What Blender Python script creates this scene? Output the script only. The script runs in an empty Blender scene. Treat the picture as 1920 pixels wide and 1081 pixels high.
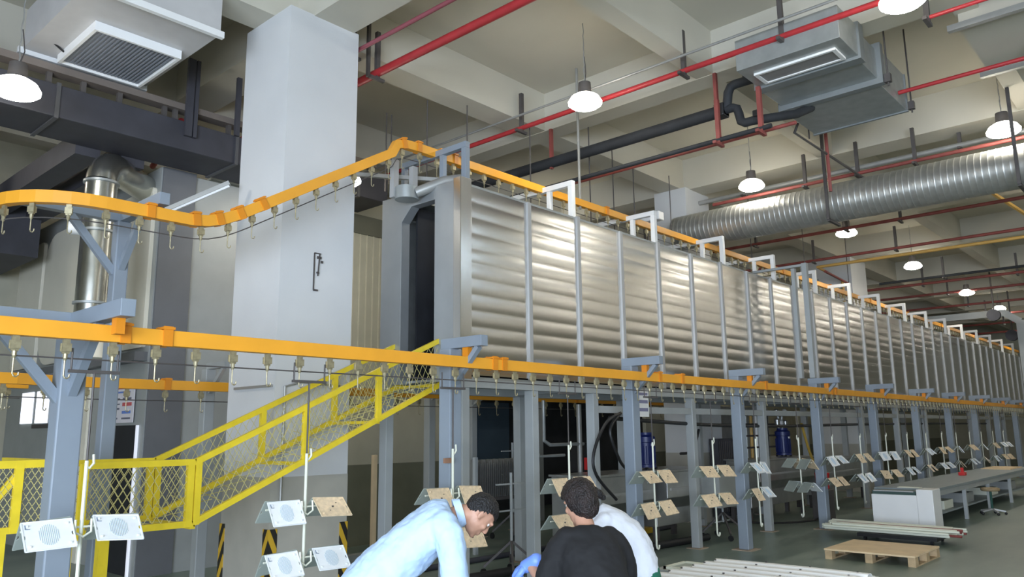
import bpy, math, random
from mathutils import Vector, Matrix, Euler, noise
random.seed(7)
PI = math.pi
sc = bpy.context.scene
C = sc.collection

# ------------------------------------------------------------------ camera
yaw, pitch, roll = math.radians(42.01), math.radians(10.36), math.radians(-0.647)
fw = Vector((math.cos(pitch)*math.cos(yaw), math.cos(pitch)*math.sin(yaw), math.sin(pitch)))
rt0 = Vector((math.sin(yaw), -math.cos(yaw), 0)); up0 = rt0.cross(fw)
rt = rt0*math.cos(roll) + up0*math.sin(roll); up = up0*math.cos(roll) - rt0*math.sin(roll)
cd = bpy.data.cameras.new('camera'); cam = bpy.data.objects.new('camera', cd); C.objects.link(cam)
cd.sensor_width = 36; cd.lens = 36*1466.75/1920; cd.clip_end = 300; cd.clip_start = .05
m = Matrix((rt, up, -fw)).transposed().to_4x4(); m.translation = (0, 0, 1.9)
cam.matrix_world = m
sc.camera = cam
# ------------------------------------------------------------------ view + world
sc.view_settings.view_transform = 'Standard'; sc.view_settings.look = 'None'
sc.view_settings.gamma = 1; sc.view_settings.use_curve_mapping = False
sc.view_settings.exposure = 0.75
w = bpy.data.worlds.new('world'); sc.world = w; w.use_nodes = True
bg = w.node_tree.nodes['Background']; bg.inputs[0].default_value = (.62, .74, 1, 1); bg.inputs[1].default_value = .8
LAMP_E = 34.0
# added fill standing in for daylight behind the camera, in a made-up wall opening
def area(name, loc, target, sx, sy, power, col):
    l = bpy.data.lights.new(name, 'AREA'); l.shape = 'RECTANGLE'; l.size = sx; l.size_y = sy; l.energy = power; l.color = col
    o = bpy.data.objects.new(name, l); C.objects.link(o); o.location = loc
    o.rotation_euler = (Vector(target)-Vector(loc)).to_track_quat('-Z', 'Y').to_euler(); return o
area('daylight_doorway', (-6.9, -4.0, 2.2), (3, 1.0, 2.2), 13, 4.2, 2000, (.72, .83, 1))

# ------------------------------------------------------------------ materials
MATS = {}
def mat(name, col, rough=.6, metal=0., var=.06, scale=3., bump=0., bscale=40., spec=.5, emis=None, aniso=0., alpha=1., rvar=0.):
    if name in MATS: return MATS[name]
    M = bpy.data.materials.new(name); M.use_nodes = True; n = M.node_tree.nodes; l = M.node_tree.links
    b = n['Principled BSDF']; b.inputs['Roughness'].default_value = rough; b.inputs['Metallic'].default_value = metal
    b.inputs['Specular IOR Level'].default_value = spec; b.inputs['Anisotropic'].default_value = aniso
    tc = n.new('ShaderNodeTexCoord'); nz = n.new('ShaderNodeTexNoise'); nz.inputs['Scale'].default_value = scale; nz.inputs['Detail'].default_value = 5
    l.new(tc.outputs['Object'], nz.inputs['Vector'])
    cr = n.new('ShaderNodeValToRGB'); cr.color_ramp.elements[0].position = .3; cr.color_ramp.elements[1].position = .7
    c0 = [max(0, c*(1-var)) for c in col]; c1 = [min(1, c*(1+var)) for c in col]
    cr.color_ramp.elements[0].color = (*c0, 1); cr.color_ramp.elements[1].color = (*c1, 1)
    l.new(nz.outputs['Fac'], cr.inputs['Fac']); l.new(cr.outputs['Color'], b.inputs['Base Color'])
    if rvar:
        mr = n.new('ShaderNodeMapRange'); mr.inputs['To Min'].default_value = rough-rvar; mr.inputs['To Max'].default_value = rough+rvar
        l.new(nz.outputs['Fac'], mr.inputs['Value']); l.new(mr.outputs['Result'], b.inputs['Roughness'])
    if bump:
        nb = n.new('ShaderNodeTexNoise'); nb.inputs['Scale'].default_value = bscale; l.new(tc.outputs['Object'], nb.inputs['Vector'])
        bp = n.new('ShaderNodeBump'); bp.inputs['Strength'].default_value = bump; bp.inputs['Distance'].default_value = .02
        l.new(nb.outputs['Fac'], bp.inputs['Height']); l.new(bp.outputs['Normal'], b.inputs['Normal'])
    if emis: b.inputs['Emission Color'].default_value = (*emis[:3], 1); b.inputs['Emission Strength'].default_value = emis[3]
    if alpha < 1: b.inputs['Alpha'].default_value = alpha
    MATS[name] = M; return M
m_ceil = mat('painted_concrete_ceiling', (.55, .52, .43), .8, var=.05, scale=.7, bump=.04, bscale=20)
m_col = mat('white_painted_plaster', (.64, .645, .64), .7, var=.04, scale=1.2, bump=.05)
m_dado = mat('grey_painted_dado', (.44, .42, .36), .55, var=.08, scale=2.5)
m_wall = mat('cream_wall_paint', (.52, .50, .39), .7, var=.05)
m_olive = mat('olive_dado_paint', (.20, .20, .14), .6, var=.08)
m_oven = mat('brushed_aluminium', (.62, .605, .57), .24, 1., var=.03, scale=1.5)
m_mull = mat('aluminium_trim', (.46, .46, .45), .5, .35, var=.03)
m_steelpaint = mat('blue_grey_painted_steel', (.245, .285, .33), .45, var=.05)
m_greyframe = mat('light_grey_painted_steel', (.37, .39, .385), .45, var=.05)
m_orange = mat('orange_rail_paint', (.86, .38, .03), .38, var=.06)
m_orange2 = mat('darker_orange_clamp_paint', (.72, .25, .012), .45, var=.1)
m_yellow = mat('yellow_safety_paint', (.80, .60, .03), .42, var=.08, scale=8)
m_wire = mat('yellow_coated_wire', (.62, .55, .22), .5, .2)
m_zinc = mat('zinc_plated_steel', (.40, .35, .22), .45, .6, var=.2, scale=30)
m_galv = mat('galvanised_sheet', (.38, .40, .39), .45, .5, var=.1, scale=6)
m_silver = mat('shiny_flue_steel', (.55, .55, .50), .25, .95, var=.1, scale=7)
m_spiral = mat('spiral_duct_steel', (.46, .46, .43), .4, .7, var=.1, scale=9)
m_dark = mat('dark_insulation_foam', (.022, .024, .027), .75, var=.3)
m_darkduct = mat('charcoal_duct_paint', (.045, .045, .055), .6, var=.15)
m_black = mat('black_rubber', (.012, .012, .013), .5)
m_inner = mat('sooty_inner_lining', (.012, .013, .016), .7, var=.3)  # near-black stands in for the darkness inside oven mouth and booth doorway
m_red = mat('red_fire_pipe_paint', (.42, .030, .035), .42, var=.1, scale=6)
m_brown = mat('dull_red_pipe_paint', (.25, .06, .05), .55, var=.2, scale=5)
m_greypipe = mat('grey_conduit', (.36, .36, .34), .45, .4, var=.1)
m_angle = mat('dark_angle_iron', (.10, .09, .085), .6, .3, var=.2)
m_white = mat('white_enamel', (.85, .85, .83), .4, var=.02)
m_booth = mat('booth_white_panel', (.84, .79, .65), .35, var=.02)
m_boothg = mat('booth_grey_sheet', (.37, .385, .37), .45, .2, var=.05)
m_boothd = mat('booth_shadow_grey_sheet', (.16, .165, .175), .5, .2, var=.05)  # darker grey sheet of the booth corner strip and ledge
m_grille = mat('blue_grey_grille', (.24, .26, .30), .6)
m_tank = mat('stainless_tank_steel', (.48, .48, .46), .34, .85, var=.1, scale=4)
m_blue = mat('dark_blue_motor_paint', (.012, .022, .12), .4, var=.15)
m_wood = mat('pale_plywood', (.74, .56, .34), .65, var=.08, scale=5)
m_wood2 = mat('pallet_block_wood', (.48, .35, .20), .75, var=.15, scale=12)
m_cream = mat('cream_powder_coat', (.74, .75, .62), .4, var=.02)
m_plate = mat('white_coated_plate', (.84, .87, .88), .25, var=.04, scale=10)
m_platet = mat('raw_tan_plate', (.76, .60, .40), .35, .1, var=.16, scale=26)
m_plateg = mat('grey_plate_back', (.36, .40, .36), .45, .1, var=.06)
m_table = mat('grey_bench_top', (.25, .29, .30), .4, var=.08)
m_glass = mat('lamp_glow', (1, .97, .90), .4, emis=(1, .95, .84, LAMP_E))
m_shade = mat('translucent_shade', (.8, .8, .76), .4, emis=(1, .95, .84, LAMP_E*.22))
m_lampcool = mat('cool_lamp_glow', (.9, .95, 1), .4, emis=(.62, .80, 1, LAMP_E*1.5))
m_shirt = mat('pale_blue_cotton', (.50, .66, .88), .8, var=.05, scale=9, bump=.35, bscale=14)
m_shirtw = mat('white_cotton', (.80, .83, .90), .8, var=.03, scale=9, bump=.35, bscale=13)
m_shirtb = mat('black_cotton', (.008, .008, .009), .85, var=.2, scale=9, bump=.3, bscale=13)
m_skin = mat('skin', (.50, .27, .18), .5, var=.06, scale=14)
m_hair = mat('black_hair', (.009, .008, .008), .6, var=.5, scale=30, bump=.8, bscale=90)
m_hairb = mat('brown_black_hair', (.014, .008, .007), .6, var=.6, scale=22, bump=.8, bscale=90)
m_trou = mat('dark_trousers', (.03, .035, .05), .8)
m_green = mat('green_trousers', (.015, .16, .10), .8)
m_glove = mat('blue_latex_glove', (.16, .28, .72), .45)
m_redp = mat('red_plastic', (.60, .02, .02), .4)
m_paper = mat('printed_paper', (.74, .70, .72), .7, var=.02)
m_ink = mat('grey_ink', (.16, .16, .2), .7); m_inkr = mat('red_ink', (.6, .12, .12), .7); m_inkb = mat('blue_ink', (.15, .25, .6), .7)

def floor_mat():
    M = bpy.data.materials.new('green_epoxy_floor'); M.use_nodes = True; n = M.node_tree.nodes; l = M.node_tree.links
    b = n['Principled BSDF']
    tc = n.new('ShaderNodeTexCoord'); nz = n.new('ShaderNodeTexNoise'); nz.inputs['Scale'].default_value = .8; nz.inputs['Detail'].default_value = 8; nz.inputs['Roughness'].default_value = .65
    mp = n.new('ShaderNodeMapping'); mp.inputs['Scale'].default_value = (.5, 1.6, 1); l.new(tc.outputs['Object'], mp.inputs['Vector']); l.new(mp.outputs['Vector'], nz.inputs['Vector'])
    cr = n.new('ShaderNodeValToRGB'); e = cr.color_ramp.elements; e[0].position = .35; e[0].color = (.115, .165, .14, 1); e[1].position = .68; e[1].color = (.27, .32, .27, 1)
    l.new(nz.outputs['Fac'], cr.inputs['Fac']); l.new(cr.outputs['Color'], b.inputs['Base Color'])
    mr = n.new('ShaderNodeMapRange'); mr.inputs['To Min'].default_value = .22; mr.inputs['To Max'].default_value = .5
    l.new(nz.outputs['Fac'], mr.inputs['Value']); l.new(mr.outputs['Result'], b.inputs['Roughness'])
    return M
m_floor = floor_mat()
def stripe_mat():
    M = bpy.data.materials.new('black_yellow_guard'); M.use_nodes = True; n = M.node_tree.nodes; l = M.node_tree.links
    b = n['Principled BSDF']; b.inputs['Roughness'].default_value = .5
    tc = n.new('ShaderNodeTexCoord'); s = n.new('ShaderNodeSeparateXYZ'); l.new(tc.outputs['Object'], s.inputs[0])
    a = n.new('ShaderNodeMath'); a.operation = 'ADD'; l.new(s.outputs['X'], a.inputs[0]); l.new(s.outputs['Y'], a.inputs[1])
    a1 = n.new('ShaderNodeMath'); a1.operation = 'MULTIPLY'; a1.inputs[1].default_value = 2.2; l.new(a.outputs[0], a1.inputs[0])
    a2 = n.new('ShaderNodeMath'); a2.operation = 'ADD'; l.new(a1.outputs[0], a2.inputs[0]); l.new(s.outputs['Z'], a2.inputs[1])
    d = n.new('ShaderNodeMath'); d.operation = 'MULTIPLY'; d.inputs[1].default_value = 3.4; l.new(a2.outputs[0], d.inputs[0])
    f = n.new('ShaderNodeMath'); f.operation = 'FRACT'; l.new(d.outputs[0], f.inputs[0])
    g = n.new('ShaderNodeMath'); g.operation = 'GREATER_THAN'; g.inputs[1].default_value = .5; l.new(f.outputs[0], g.inputs[0])
    mx = n.new('ShaderNodeMixRGB'); mx.inputs[1].default_value = (.02, .018, .015, 1); mx.inputs[2].default_value = (.62, .38, .03, 1)
    l.new(g.outputs[0], mx.inputs[0]); l.new(mx.outputs[0], b.inputs['Base Color']); return M
m_stripe = stripe_mat()

# ------------------------------------------------------------------ mesh helpers
def V(*a): return Vector(a)
class MB:
    def __init__(s): s.v = []; s.f = []
    def quad(s, a, b, c, d): i = len(s.v); s.v += [Vector(a), Vector(b), Vector(c), Vector(d)]; s.f.append((i, i+1, i+2, i+3)); return s
    def box(s, x0, x1, y0, y1, z0, z1):
        i = len(s.v); s.v += [Vector((x, y, z)) for z in (z0, z1) for y in (y0, y1) for x in (x0, x1)]
        for q in ((0, 2, 3, 1), (4, 5, 7, 6), (0, 1, 5, 4), (2, 6, 7, 3), (0, 4, 6, 2), (1, 3, 7, 5)): s.f.append(tuple(i+k for k in q))
        return s
    def cbox(s, c, sx, sy, sz): return s.box(c[0]-sx/2, c[0]+sx/2, c[1]-sy/2, c[1]+sy/2, c[2]-sz/2, c[2]+sz/2)
    def bar(s, p0, p1, w_, h_, upv=(0, 0, 1)):
        p0 = Vector(p0); p1 = Vector(p1); d = (p1-p0).normalized(); u = Vector(upv)
        if abs(d.dot(u)) > .99: u = Vector((1, 0, 0))
        sd = d.cross(u).normalized(); u = sd.cross(d).normalized(); i = len(s.v)
        for p in (p0, p1):
            for a, b in ((-1, -1), (1, -1), (1, 1), (-1, 1)): s.v.append(p + sd*a*w_/2 + u*b*h_/2)
        for k in range(4): s.f.append((i+k, i+4+k, i+4+(k+1) % 4, i+(k+1) % 4))
        s.f += [(i, i+1, i+2, i+3), (i+7, i+6, i+5, i+4)]; return s
    def tube(s, pts, r, n=8, cap=True):
        pts = [Vector(p) for p in pts]; rr = r if isinstance(r, (list, tuple)) else [r]*len(pts); i0 = len(s.v); u = None
        for k, p in enumerate(pts):
            if k == 0: d = pts[1]-p
            elif k == len(pts)-1: d = p-pts[k-1]
            else: d = (pts[k+1]-p).normalized()+(p-pts[k-1]).normalized()
            d.normalize()
            if u is None: u = Vector((0, 0, 1)) if abs(d.z) < .9 else Vector((1, 0, 0))
            a = d.cross(u).normalized(); u = a.cross(d).normalized()
            for j in range(n):
                t = 2*PI*j/n; s.v.append(p + (a*math.cos(t)+u*math.sin(t))*rr[k])
        for k in range(len(pts)-1):
            for j in range(n):
                a_ = i0+k*n+j; b_ = i0+k*n+(j+1) % n; s.f.append((a_, a_+n, b_+n, b_))
        if cap: s.f.append(tuple(i0+j for j in range(n))); s.f.append(tuple(i0+(len(pts)-1)*n+j for j in reversed(range(n))))
        return s
    def lathe(s, prof, c=(0, 0, 0), n=20):
        c = Vector(c); i0 = len(s.v)
        for r, z in prof:
            for j in range(n): t = 2*PI*j/n; s.v.append(c+Vector((r*math.cos(t), r*math.sin(t), z)))
        for k in range(len(prof)-1):
            for j in range(n):
                a_ = i0+k*n+j; b_ = i0+k*n+(j+1) % n; s.f.append((a_, b_, b_+n, a_+n))
        s.f.append(tuple(i0+j for j in reversed(range(n)))); s.f.append(tuple(i0+(len(prof)-1)*n+j for j in range(n))); return s
    def ell(s, c, rx, ry, rz, R=None, n=14, m_=10):
        c = Vector(c); i0 = len(s.v); R = R or Matrix.Identity(3)
        s.v.append(c+R@Vector((0, 0, rz)))
        for k in range(1, m_):
            ph = PI*k/m_
            for j in range(n): t = 2*PI*j/n; s.v.append(c+R@Vector((rx*math.sin(ph)*math.cos(t), ry*math.sin(ph)*math.sin(t), rz*math.cos(ph))))
        s.v.append(c+R@Vector((0, 0, -rz))); last = len(s.v)-1
        for j in range(n): s.f.append((i0, i0+1+j, i0+1+(j+1) % n)); s.f.append((last, last-n+(j+1) % n, last-n+j))
        for k in range(m_-2):
            for j in range(n):
                a_ = i0+1+k*n+j; b_ = i0+1+k*n+(j+1) % n; s.f.append((a_, a_+n, b_+n, b_))
        return s
    def prism(s, poly, a, b, axis):      # poly = 2d outline, extruded from a to b along axis
        i = len(s.v); n = len(poly)
        for t in (a, b):
            for p, q in poly: s.v.append(Vector({'X': (t, p, q), 'Y': (p, t, q), 'Z': (p, q, t)}[axis]))
        s.f.append(tuple(range(i, i+n))); s.f.append(tuple(reversed(range(i+n, i+2*n))))
        for k in range(n): s.f.append((i+k, i+n+k, i+n+(k+1) % n, i+(k+1) % n))
        return s
    def build(s, name, material, parent=None, smooth=False, bevel=0.):
        off = Vector((0, 0, 0)); p = parent
        while p is not None: off += p.location; p = p.parent
        me = bpy.data.meshes.new(name)
        if parent is None and s.v:
            xs = [v.x for v in s.v]; ys = [v.y for v in s.v]; off = Vector(((min(xs)+max(xs))/2, (min(ys)+max(ys))/2, min(v.z for v in s.v)))
        me.from_pydata([tuple(v-off) for v in s.v], [], s.f); me.update()
        import bmesh
        bm = bmesh.new(); bm.from_mesh(me); bmesh.ops.recalc_face_normals(bm, faces=bm.faces); bm.to_mesh(me); bm.free()
        if smooth:
            for pl in me.polygons: pl.use_smooth = True
            try: me.set_sharp_from_angle(angle=math.radians(40))
            except Exception: pass
        me.materials.append(material)
        o = bpy.data.objects.new(name, me); C.objects.link(o)
        if parent is not None: o.parent = parent
        else: o.location = off
        if bevel:
            b = o.modifiers.new('bevel', 'BEVEL'); b.width = bevel; b.segments = 2; b.limit_method = 'ANGLE'
        return o
def tag(o, label, cat, group=None):
    o['label'] = label; o['category'] = cat
    if group: o['group'] = group
    return o
def root(name, loc, label, cat, group=None):
    o = bpy.data.objects.new(name, None); C.objects.link(o); o.location = loc; o.empty_display_size = .1
    return tag(o, label, cat, group)
def struct(o): o['kind'] = 'structure'; return o
def copy_tree(o, loc=None, parent=None):
    c = o.copy(); C.objects.link(c)
    if parent is not None: c.parent = parent
    if loc is not None: c.location = loc
    for ch in list(o.children): copy_tree(ch, None, c)
    return c
ORD = ['first', 'second', 'third', 'fourth', 'fifth', 'sixth', 'seventh', 'eighth', 'ninth', 'tenth', 'eleventh', 'twelfth', 'thirteenth', 'fourteenth',
       'fifteenth', 'sixteenth', 'seventeenth', 'eighteenth', 'nineteenth', 'twentieth', 'twenty first', 'twenty second', 'twenty third', 'twenty fourth', 'twenty fifth',
       'twenty sixth', 'twenty seventh', 'twenty eighth', 'twenty ninth', 'thirtieth']

# ------------------------------------------------------------------ the hall
XE = 54.
struct(MB().box(-7, XE, -14, 18, -.2, 0).build('floor', m_floor))
struct(MB().box(-7, XE, -14, 18, 7.9, 8.1).build('ceiling', m_ceil))
tn = 1
for yc, wd in ((8.69, .5), (5.27, .28), (1.85, .28), (-1.6, .5), (12.1, .28), (15.5, .28), (-6, .28), (-10, .28)):
    struct(MB().box(-7, XE, yc-wd/2, yc+wd/2, 7.2, 7.9).build('trim_%d' % tn, m_ceil)); tn += 1
for xc, wd in ((.3, .4), (5.52, .62), (10.5, .4), (15.5, .62), (20.6, .4), (25.7, .62), (30.8, .4), (35.9, .62), (41, .4), (46.1, .6)):
    struct(MB().box(xc-wd/2, xc+wd/2, -14, 18, 7.19, 7.9).build('trim_%d' % tn, m_ceil)); tn += 1
struct(MB().box(-7, XE, 18, 18.2, 0, 8.1).build('wall_left', m_wall))
struct(MB().box(XE, XE+.2, -14, 18, 0, 8.1).build('wall_back', m_wall))
struct(MB().box(-7.2, -7, -14, -11, 0, 8.1).box(-7.2, -7, -11, 3.5, 4.4, 8.1).box(-7.2, -7, 3.5, 18, 0, 8.1).build('wall_front', m_wall))  # unseen wall, its opening made up so the daylight falls low
struct(MB().box(-7, XE, -14.2, -14, 0, 8.1).build('wall_right', m_wall))

def column(x0, x1, y0, y1, label, guard):
    r = root('concrete_column', ((x0+x1)/2, (y0+y1)/2, 0), label, 'column', 'square concrete columns')
    MB().box(x0, x1, y0, y1, 1.42, 7.2).build('shaft', m_col, r)
    MB().box(x0-.004, x1+.004, y0-.004, y1+.004, 0, 1.42).build('dado', m_dado, r)['label'] = 'grey beige painted lower part of column'
    if guard:
        for cx, cy in ((x0, y0), (x1, y0), (x0, y1)):
            sx = 1 if cx == x0 else -1; sy = 1 if cy == y0 else -1
            g = MB(); g.box(*sorted((cx-sx*.014, cx+sx*.1)), *sorted((cy-sy*.014, cy-sy*.004)), 0, .86)
            g.box(*sorted((cx-sx*.014, cx-sx*.004)), *sorted((cy-sy*.004, cy+sy*.1)), 0, .86)
            g.build('corner_guard', m_stripe, r)['label'] = 'black and yellow striped corner guard'
    return r
col1 = column(4.87, 5.91, 8.06, 9.12, 'nearest tall white concrete column, crossed by the orange rail and guard netting', True)
column(15.0, 16.05, 8.3, 9.1, 'concrete column behind the round spiral duct, middle of the hall', False)
column(25.0, 26.4, 8.2, 9.8, 'far concrete column with pipes running down its side', False)
# scorch marks and conduit on the near column
g = MB(); g.bar((5.33, 8.05, 4.08), (5.33, 8.05, 3.62), .012, .012); g.bar((5.33, 8.05, 4.08), (5.42, 8.05, 4.08), .012, .012); g.bar((5.33, 8.05, 3.62), (5.39, 8.05, 3.62), .02, .02)
g.bar((5.405, 8.048, 4.08), (5.385, 8.048, 3.80), .018, .008); g.cbox((5.40, 8.05, 4.03), .06, .012, .03); g.cbox((5.44, 8.05, 3.98), .03, .012, .03); g.cbox((5.385, 8.05, 3.84), .035, .012, .02)
g.build('wire_bracket', m_angle, col1)['label'] = 'thin black bracket and scorch marks on the column face'
g = MB(); g.bar((4.86, 8.95, 2.45), (4.86, 8.1, 2.45), .03, .03); g.tube([(4.98, 8.03, 1.0), (4.98, 8.03, 2.44), (5.2, 8.03, 2.50), (5.88, 8.03, 2.46)], .014, 6)
g.build('conduit', m_greypipe, col1)

# ------------------------------------------------------------------ enclosure wall behind, with ribbed panels
ew = root('enclosure_wall', (8, 11.45, 0), 'beige ribbed panel enclosure wall with olive base between column and oven', 'wall panel')
g = MB().box(5.6, 10.6, 11.4, 11.5, 1.36, 5.5)
g.build('panel', m_wall, ew)
g = MB()
for i in range(33): g.box(5.65+i*.15, 5.67+i*.15, 11.385, 11.4, 3.3, 5.5)
g.build('panel_rib', mat('cream_wall_rib', (.66, .63, .50), .6), ew)
MB().box(5.6, 10.6, 11.385, 11.5, 0, 1.36).build('dado', m_olive, ew)['label'] = 'dark olive painted base of the wall'
MB().box(5.6, 10.6, 11.37, 11.5, 5.5, 5.85).build('louvre_band', mat('dark_olive_band', (.15, .15, .11), .6), ew)['label'] = 'dark band above the ribbed panels'
MB().box(5.6, 14.6, 11.4, 11.5, 5.85, 6.3).build('header_panel', m_wall, ew)
# dark washing bay behind the oven legs
wb = root('washing_bay', (14, 12, 0), 'dark open washing bay behind the oven legs', 'bay')
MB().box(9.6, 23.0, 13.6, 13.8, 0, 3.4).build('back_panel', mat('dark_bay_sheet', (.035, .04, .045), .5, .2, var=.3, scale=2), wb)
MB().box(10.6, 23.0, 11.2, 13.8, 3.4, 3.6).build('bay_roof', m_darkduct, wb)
for x in (10.8, 13.4, 16.6, 19.6): MB().box(x, x+.12, 11.3, 11.42, 0, 3.4).build('bay_post', m_boothg, wb)
MB().box(13.5, 14.6, 13.3, 13.45, .6, 2.6).build('inspection_panel', mat('slate_blue_panel', (.06, .10, .14), .5), wb)
for x0_, x1_ in ((17.0, 24.0), (26.5, 44.0)):
    q = root('partition_wall', ((x0_+x1_)/2, 10.9, 0), ('beige' if x0_ < 20 else 'farther beige')+' partition wall with dark base seen under the oven', 'wall panel')
    MB().box(x0_, x1_, 10.85, 10.95, 1.36, 2.5).build('panel', m_wall, q); MB().box(x0_, x1_, 10.84, 10.95, 0, 1.36).build('dado', m_olive, q)

# ------------------------------------------------------------------ drying oven
OX0, OX1, OY0, OY1, OZ0, OZ1 = 6.58, 47.0, 6.64, 8.15, 2.55, 4.93
ov = root('drying_oven', (6.58, 7.4, 0), 'long raised drying oven clad in brushed aluminium panels running to the back', 'oven')
PW = 1.085; NP = 37
def oven_panel(x0, x1, seed):
    g = MB(); nz_ = 12*10; nx = 4; rnd = random.Random(seed)
    tx = rnd.uniform(-.004, .004); tz = rnd.uniform(-.004, .004); i0 = 0
    offs = [rnd.uniform(-.0015, .0015) for _ in range(13)]; ph = rnd.uniform(-.01, .01)
    for k in range(nz_+1):
        z = OZ0+.02+(OZ1-OZ0-.04)*k/nz_; t = k/10.; row = int(t) % 13; fr = t-int(t)
        a = .0044*(1-(2*fr-1)**2)
        for j in range(nx+1):
            u = j/nx; x = x0+(x1-x0)*u; y = OY0 - a + .5*tx*(u-.5) + .5*tz*(k/nz_-.5) + .0012*math.sin(PI*u)*math.sin(.9*t+ph*300)
            g.v.append(Vector((x, y, z)))
    for k in range(nz_):
        for j in range(nx): a_ = k*(nx+1)+j; g.f.append((a_, a_+1, a_+nx+2, a_+nx+1))
    return g
for i in range(NP):
    x0 = OX0+.04+i*PW; p = oven_panel(x0, x0+PW-.0, i).build('side_panel', m_oven, ov, smooth=True)
for i in range(1, NP+1):
    x = OX0+.04+i*PW-.0
    MB().box(x-.035, x+.035, OY0-.035, OY0+.01, OZ0, OZ1+(.0 if i % 2 else .02)).build('mullion', m_mull, ov, bevel=.004)
MB().box(OX0, OX1, OY1-.02, OY1, OZ0, OZ1).build('rear_side', m_galv, ov)
g = MB().box(OX0, OX1, OY0, 7.2, OZ1-.02, OZ1+.01); g.box(OX0, OX1, 7.6, OY1, OZ1-.02, OZ1+.01); g.build('roof_sheet', m_galv, ov)
MB().box(OX0, OX1, OY0, OY1, OZ0-.03, OZ0).build('underside', m_galv, ov)
g = MB().box(OX0+.12, OX1-.1, 7.10, 7.13, OZ0+.02, 4.86); g.box(OX0+.12, OX1-.1, 7.72, 7.75, OZ0+.02, 4.86); g.box(14, 14.1, 7.13, 7.72, OZ0+.02, 4.86); g.box(OX0+.1, 14, 7.1, 7.75, OZ0+.0, OZ0+.03); g.box(OX0+.1, 14, 7.1, 7.2, 4.84, 4.88)
g.build('inner_lining', m_inner, ov)['label'] = 'black inside of the oven mouth'
# entrance portal (faces the camera side)
g = MB(); X0, X1 = 6.44, 6.58
g.prism([(OY0+.11, OZ0-.05), (7.10, OZ0-.05), (7.10, 4.97), (OY0+.11, 4.97)], X0, X1, 'X')
g.prism([(7.10, 4.80), (7.55, 4.80), (7.74, 4.62), (7.74, OZ0-.05), (OY1, OZ0-.05), (OY1, 5.0), (7.10, 4.97)], X0, X1, 'X')
g.build('entrance_jamb', mat('blue_grey_sheet_steel', (.40, .42, .43), .4, .6, var=.05), ov, bevel=.004)['label'] = 'grey sheet steel surround of the oven mouth'
MB().box(6.43, 6.62, OY0-.02, OY0+.11, OZ0-.05, 5.0).build('corner_post', m_oven, ov, bevel=.006)
g = MB().box(OX0-.15, OX1, OY0-.03, OY0+.07, OZ0-.13, OZ0-.03); g.box(OX0-.15, OX1, OY1-.1, OY1, OZ0-.13, OZ0-.03); g.build('bottom_beam', m_greyframe, ov)
legx = [6.52, 7.78, 9.1, 11.87, 14.6, 17.35, 20.1, 22.9, 25.6, 28.4, 31.1, 33.9, 36.6, 39.4, 42.1, 44.9]
for x in legx:
    for y in (OY0+.05, OY1-.07):
        if x > 30 and y > 7: continue
        if x == 7.78 and y > 7: continue
        g = MB().box(x-.06, x+.06, y-.07, y+.07, .012, OZ0-.13); l_ = g.build('leg', m_greyframe, ov, bevel=.006)
        MB().box(x-.13, x+.13, y-.13, y+.13, 0, .012).build('foot_plate', mat('rusty_plate', (.33, .26, .19), .7, var=.2), l_)
MB().box(9.1, 45, OY0+.0, OY0+.07, 2.15, 2.25).build('lower_tie_beam', m_greyframe, ov)
for x in legx[2:]: MB().box(x-.05, x+.05, OY0+.08, OY1-.1, OZ0-.1, OZ0-.03).build('cross_beam', m_greyframe, ov)
# inverted U frames over the slot (rail hangers)
ufx = [6.72, 8.93, 11.2, 13.65, 15.95, 18.25, 20.56, 22.85, 25.2, 27.5, 29.8, 32.1, 34.4, 36.7, 39, 41.3]
for i, x in enumerate(ufx):
    mm = m_steelpaint if i == 0 else m_white
    g = MB(); zt = 5.56; yy = OY0+.19
    g.box(x-.04, x+.04, yy-.04, yy+.04, OZ1, zt-.07); g.box(x-.035, x+.035, yy+.42-.035, yy+.42+.035, OZ1, zt-.07); g.box(x-.04, x+.04, yy-.04, 8.06, zt-.07, zt+.01); g.box(x-.035, x+.035, 7.99, 8.06, OZ1, zt-.07)
    g.build('rail_hanger_frame', mm, ov, bevel=.004)

# ------------------------------------------------------------------ conveyor rails
def offset_path(path, dz, dn=0.): return [(x, y, z+dz) for x, y, z in path]
def rail_sweep(path, w_, h_):
    g = MB(); P = [Vector(p) for p in path]
    for k, p in enumerate(P):
        d = (P[min(k+1, len(P)-1)]-P[max(k-1, 0)]); dh = Vector((d.x, d.y, 0)).normalized(); sd = Vector((dh.y, -dh.x, 0)); u = sd.cross(d.normalized()).normalized()
        if u.z < 0: u = -u
        for a, b in ((-1, -1), (1, -1), (1, 1), (-1, 1)): g.v.append(p+sd*a*w_/2+u*b*h_/2)
    for k in range(len(P)-1):
        for j in range(4): a_ = 4*k+j; b_ = 4*k+(j+1) % 4; g.f.append((a_, a_+4, b_+4, b_))
    n = len(P)-1; g.f += [(0, 1, 2, 3), (4*n+3, 4*n+2, 4*n+1, 4*n)]; return g
def resample(path, step, start=0.):
    P = [Vector(p) for p in path]; out = []; t = start; acc = 0.
    for a, b in zip(P, P[1:]):
        L = (b-a).length
        while t <= acc+L: out.append((a.lerp(b, (t-acc)/L), (b-a).normalized())); t += step
        acc += L
    return out
def hook_mesh(hook):
    g = MB(); g.box(-.022, .022, -.012, .012, -.10, 0); g.box(-.03, .03, -.022, -.012, -.085, -.03); g.box(-.03, .03, .012, .022, -.085, -.03)
    g.lathe([(.009, -.145), (.016, -.13), (.016, -.10), (.009, -.085)], n=8)
    g.tube([(0, 0, -.14), (0, 0, -.245), (.008, 0, -.26), (.022, 0, -.265), (.034, 0, -.255), (.036, 0, -.235)], .0055, 6)
    return g
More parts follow.
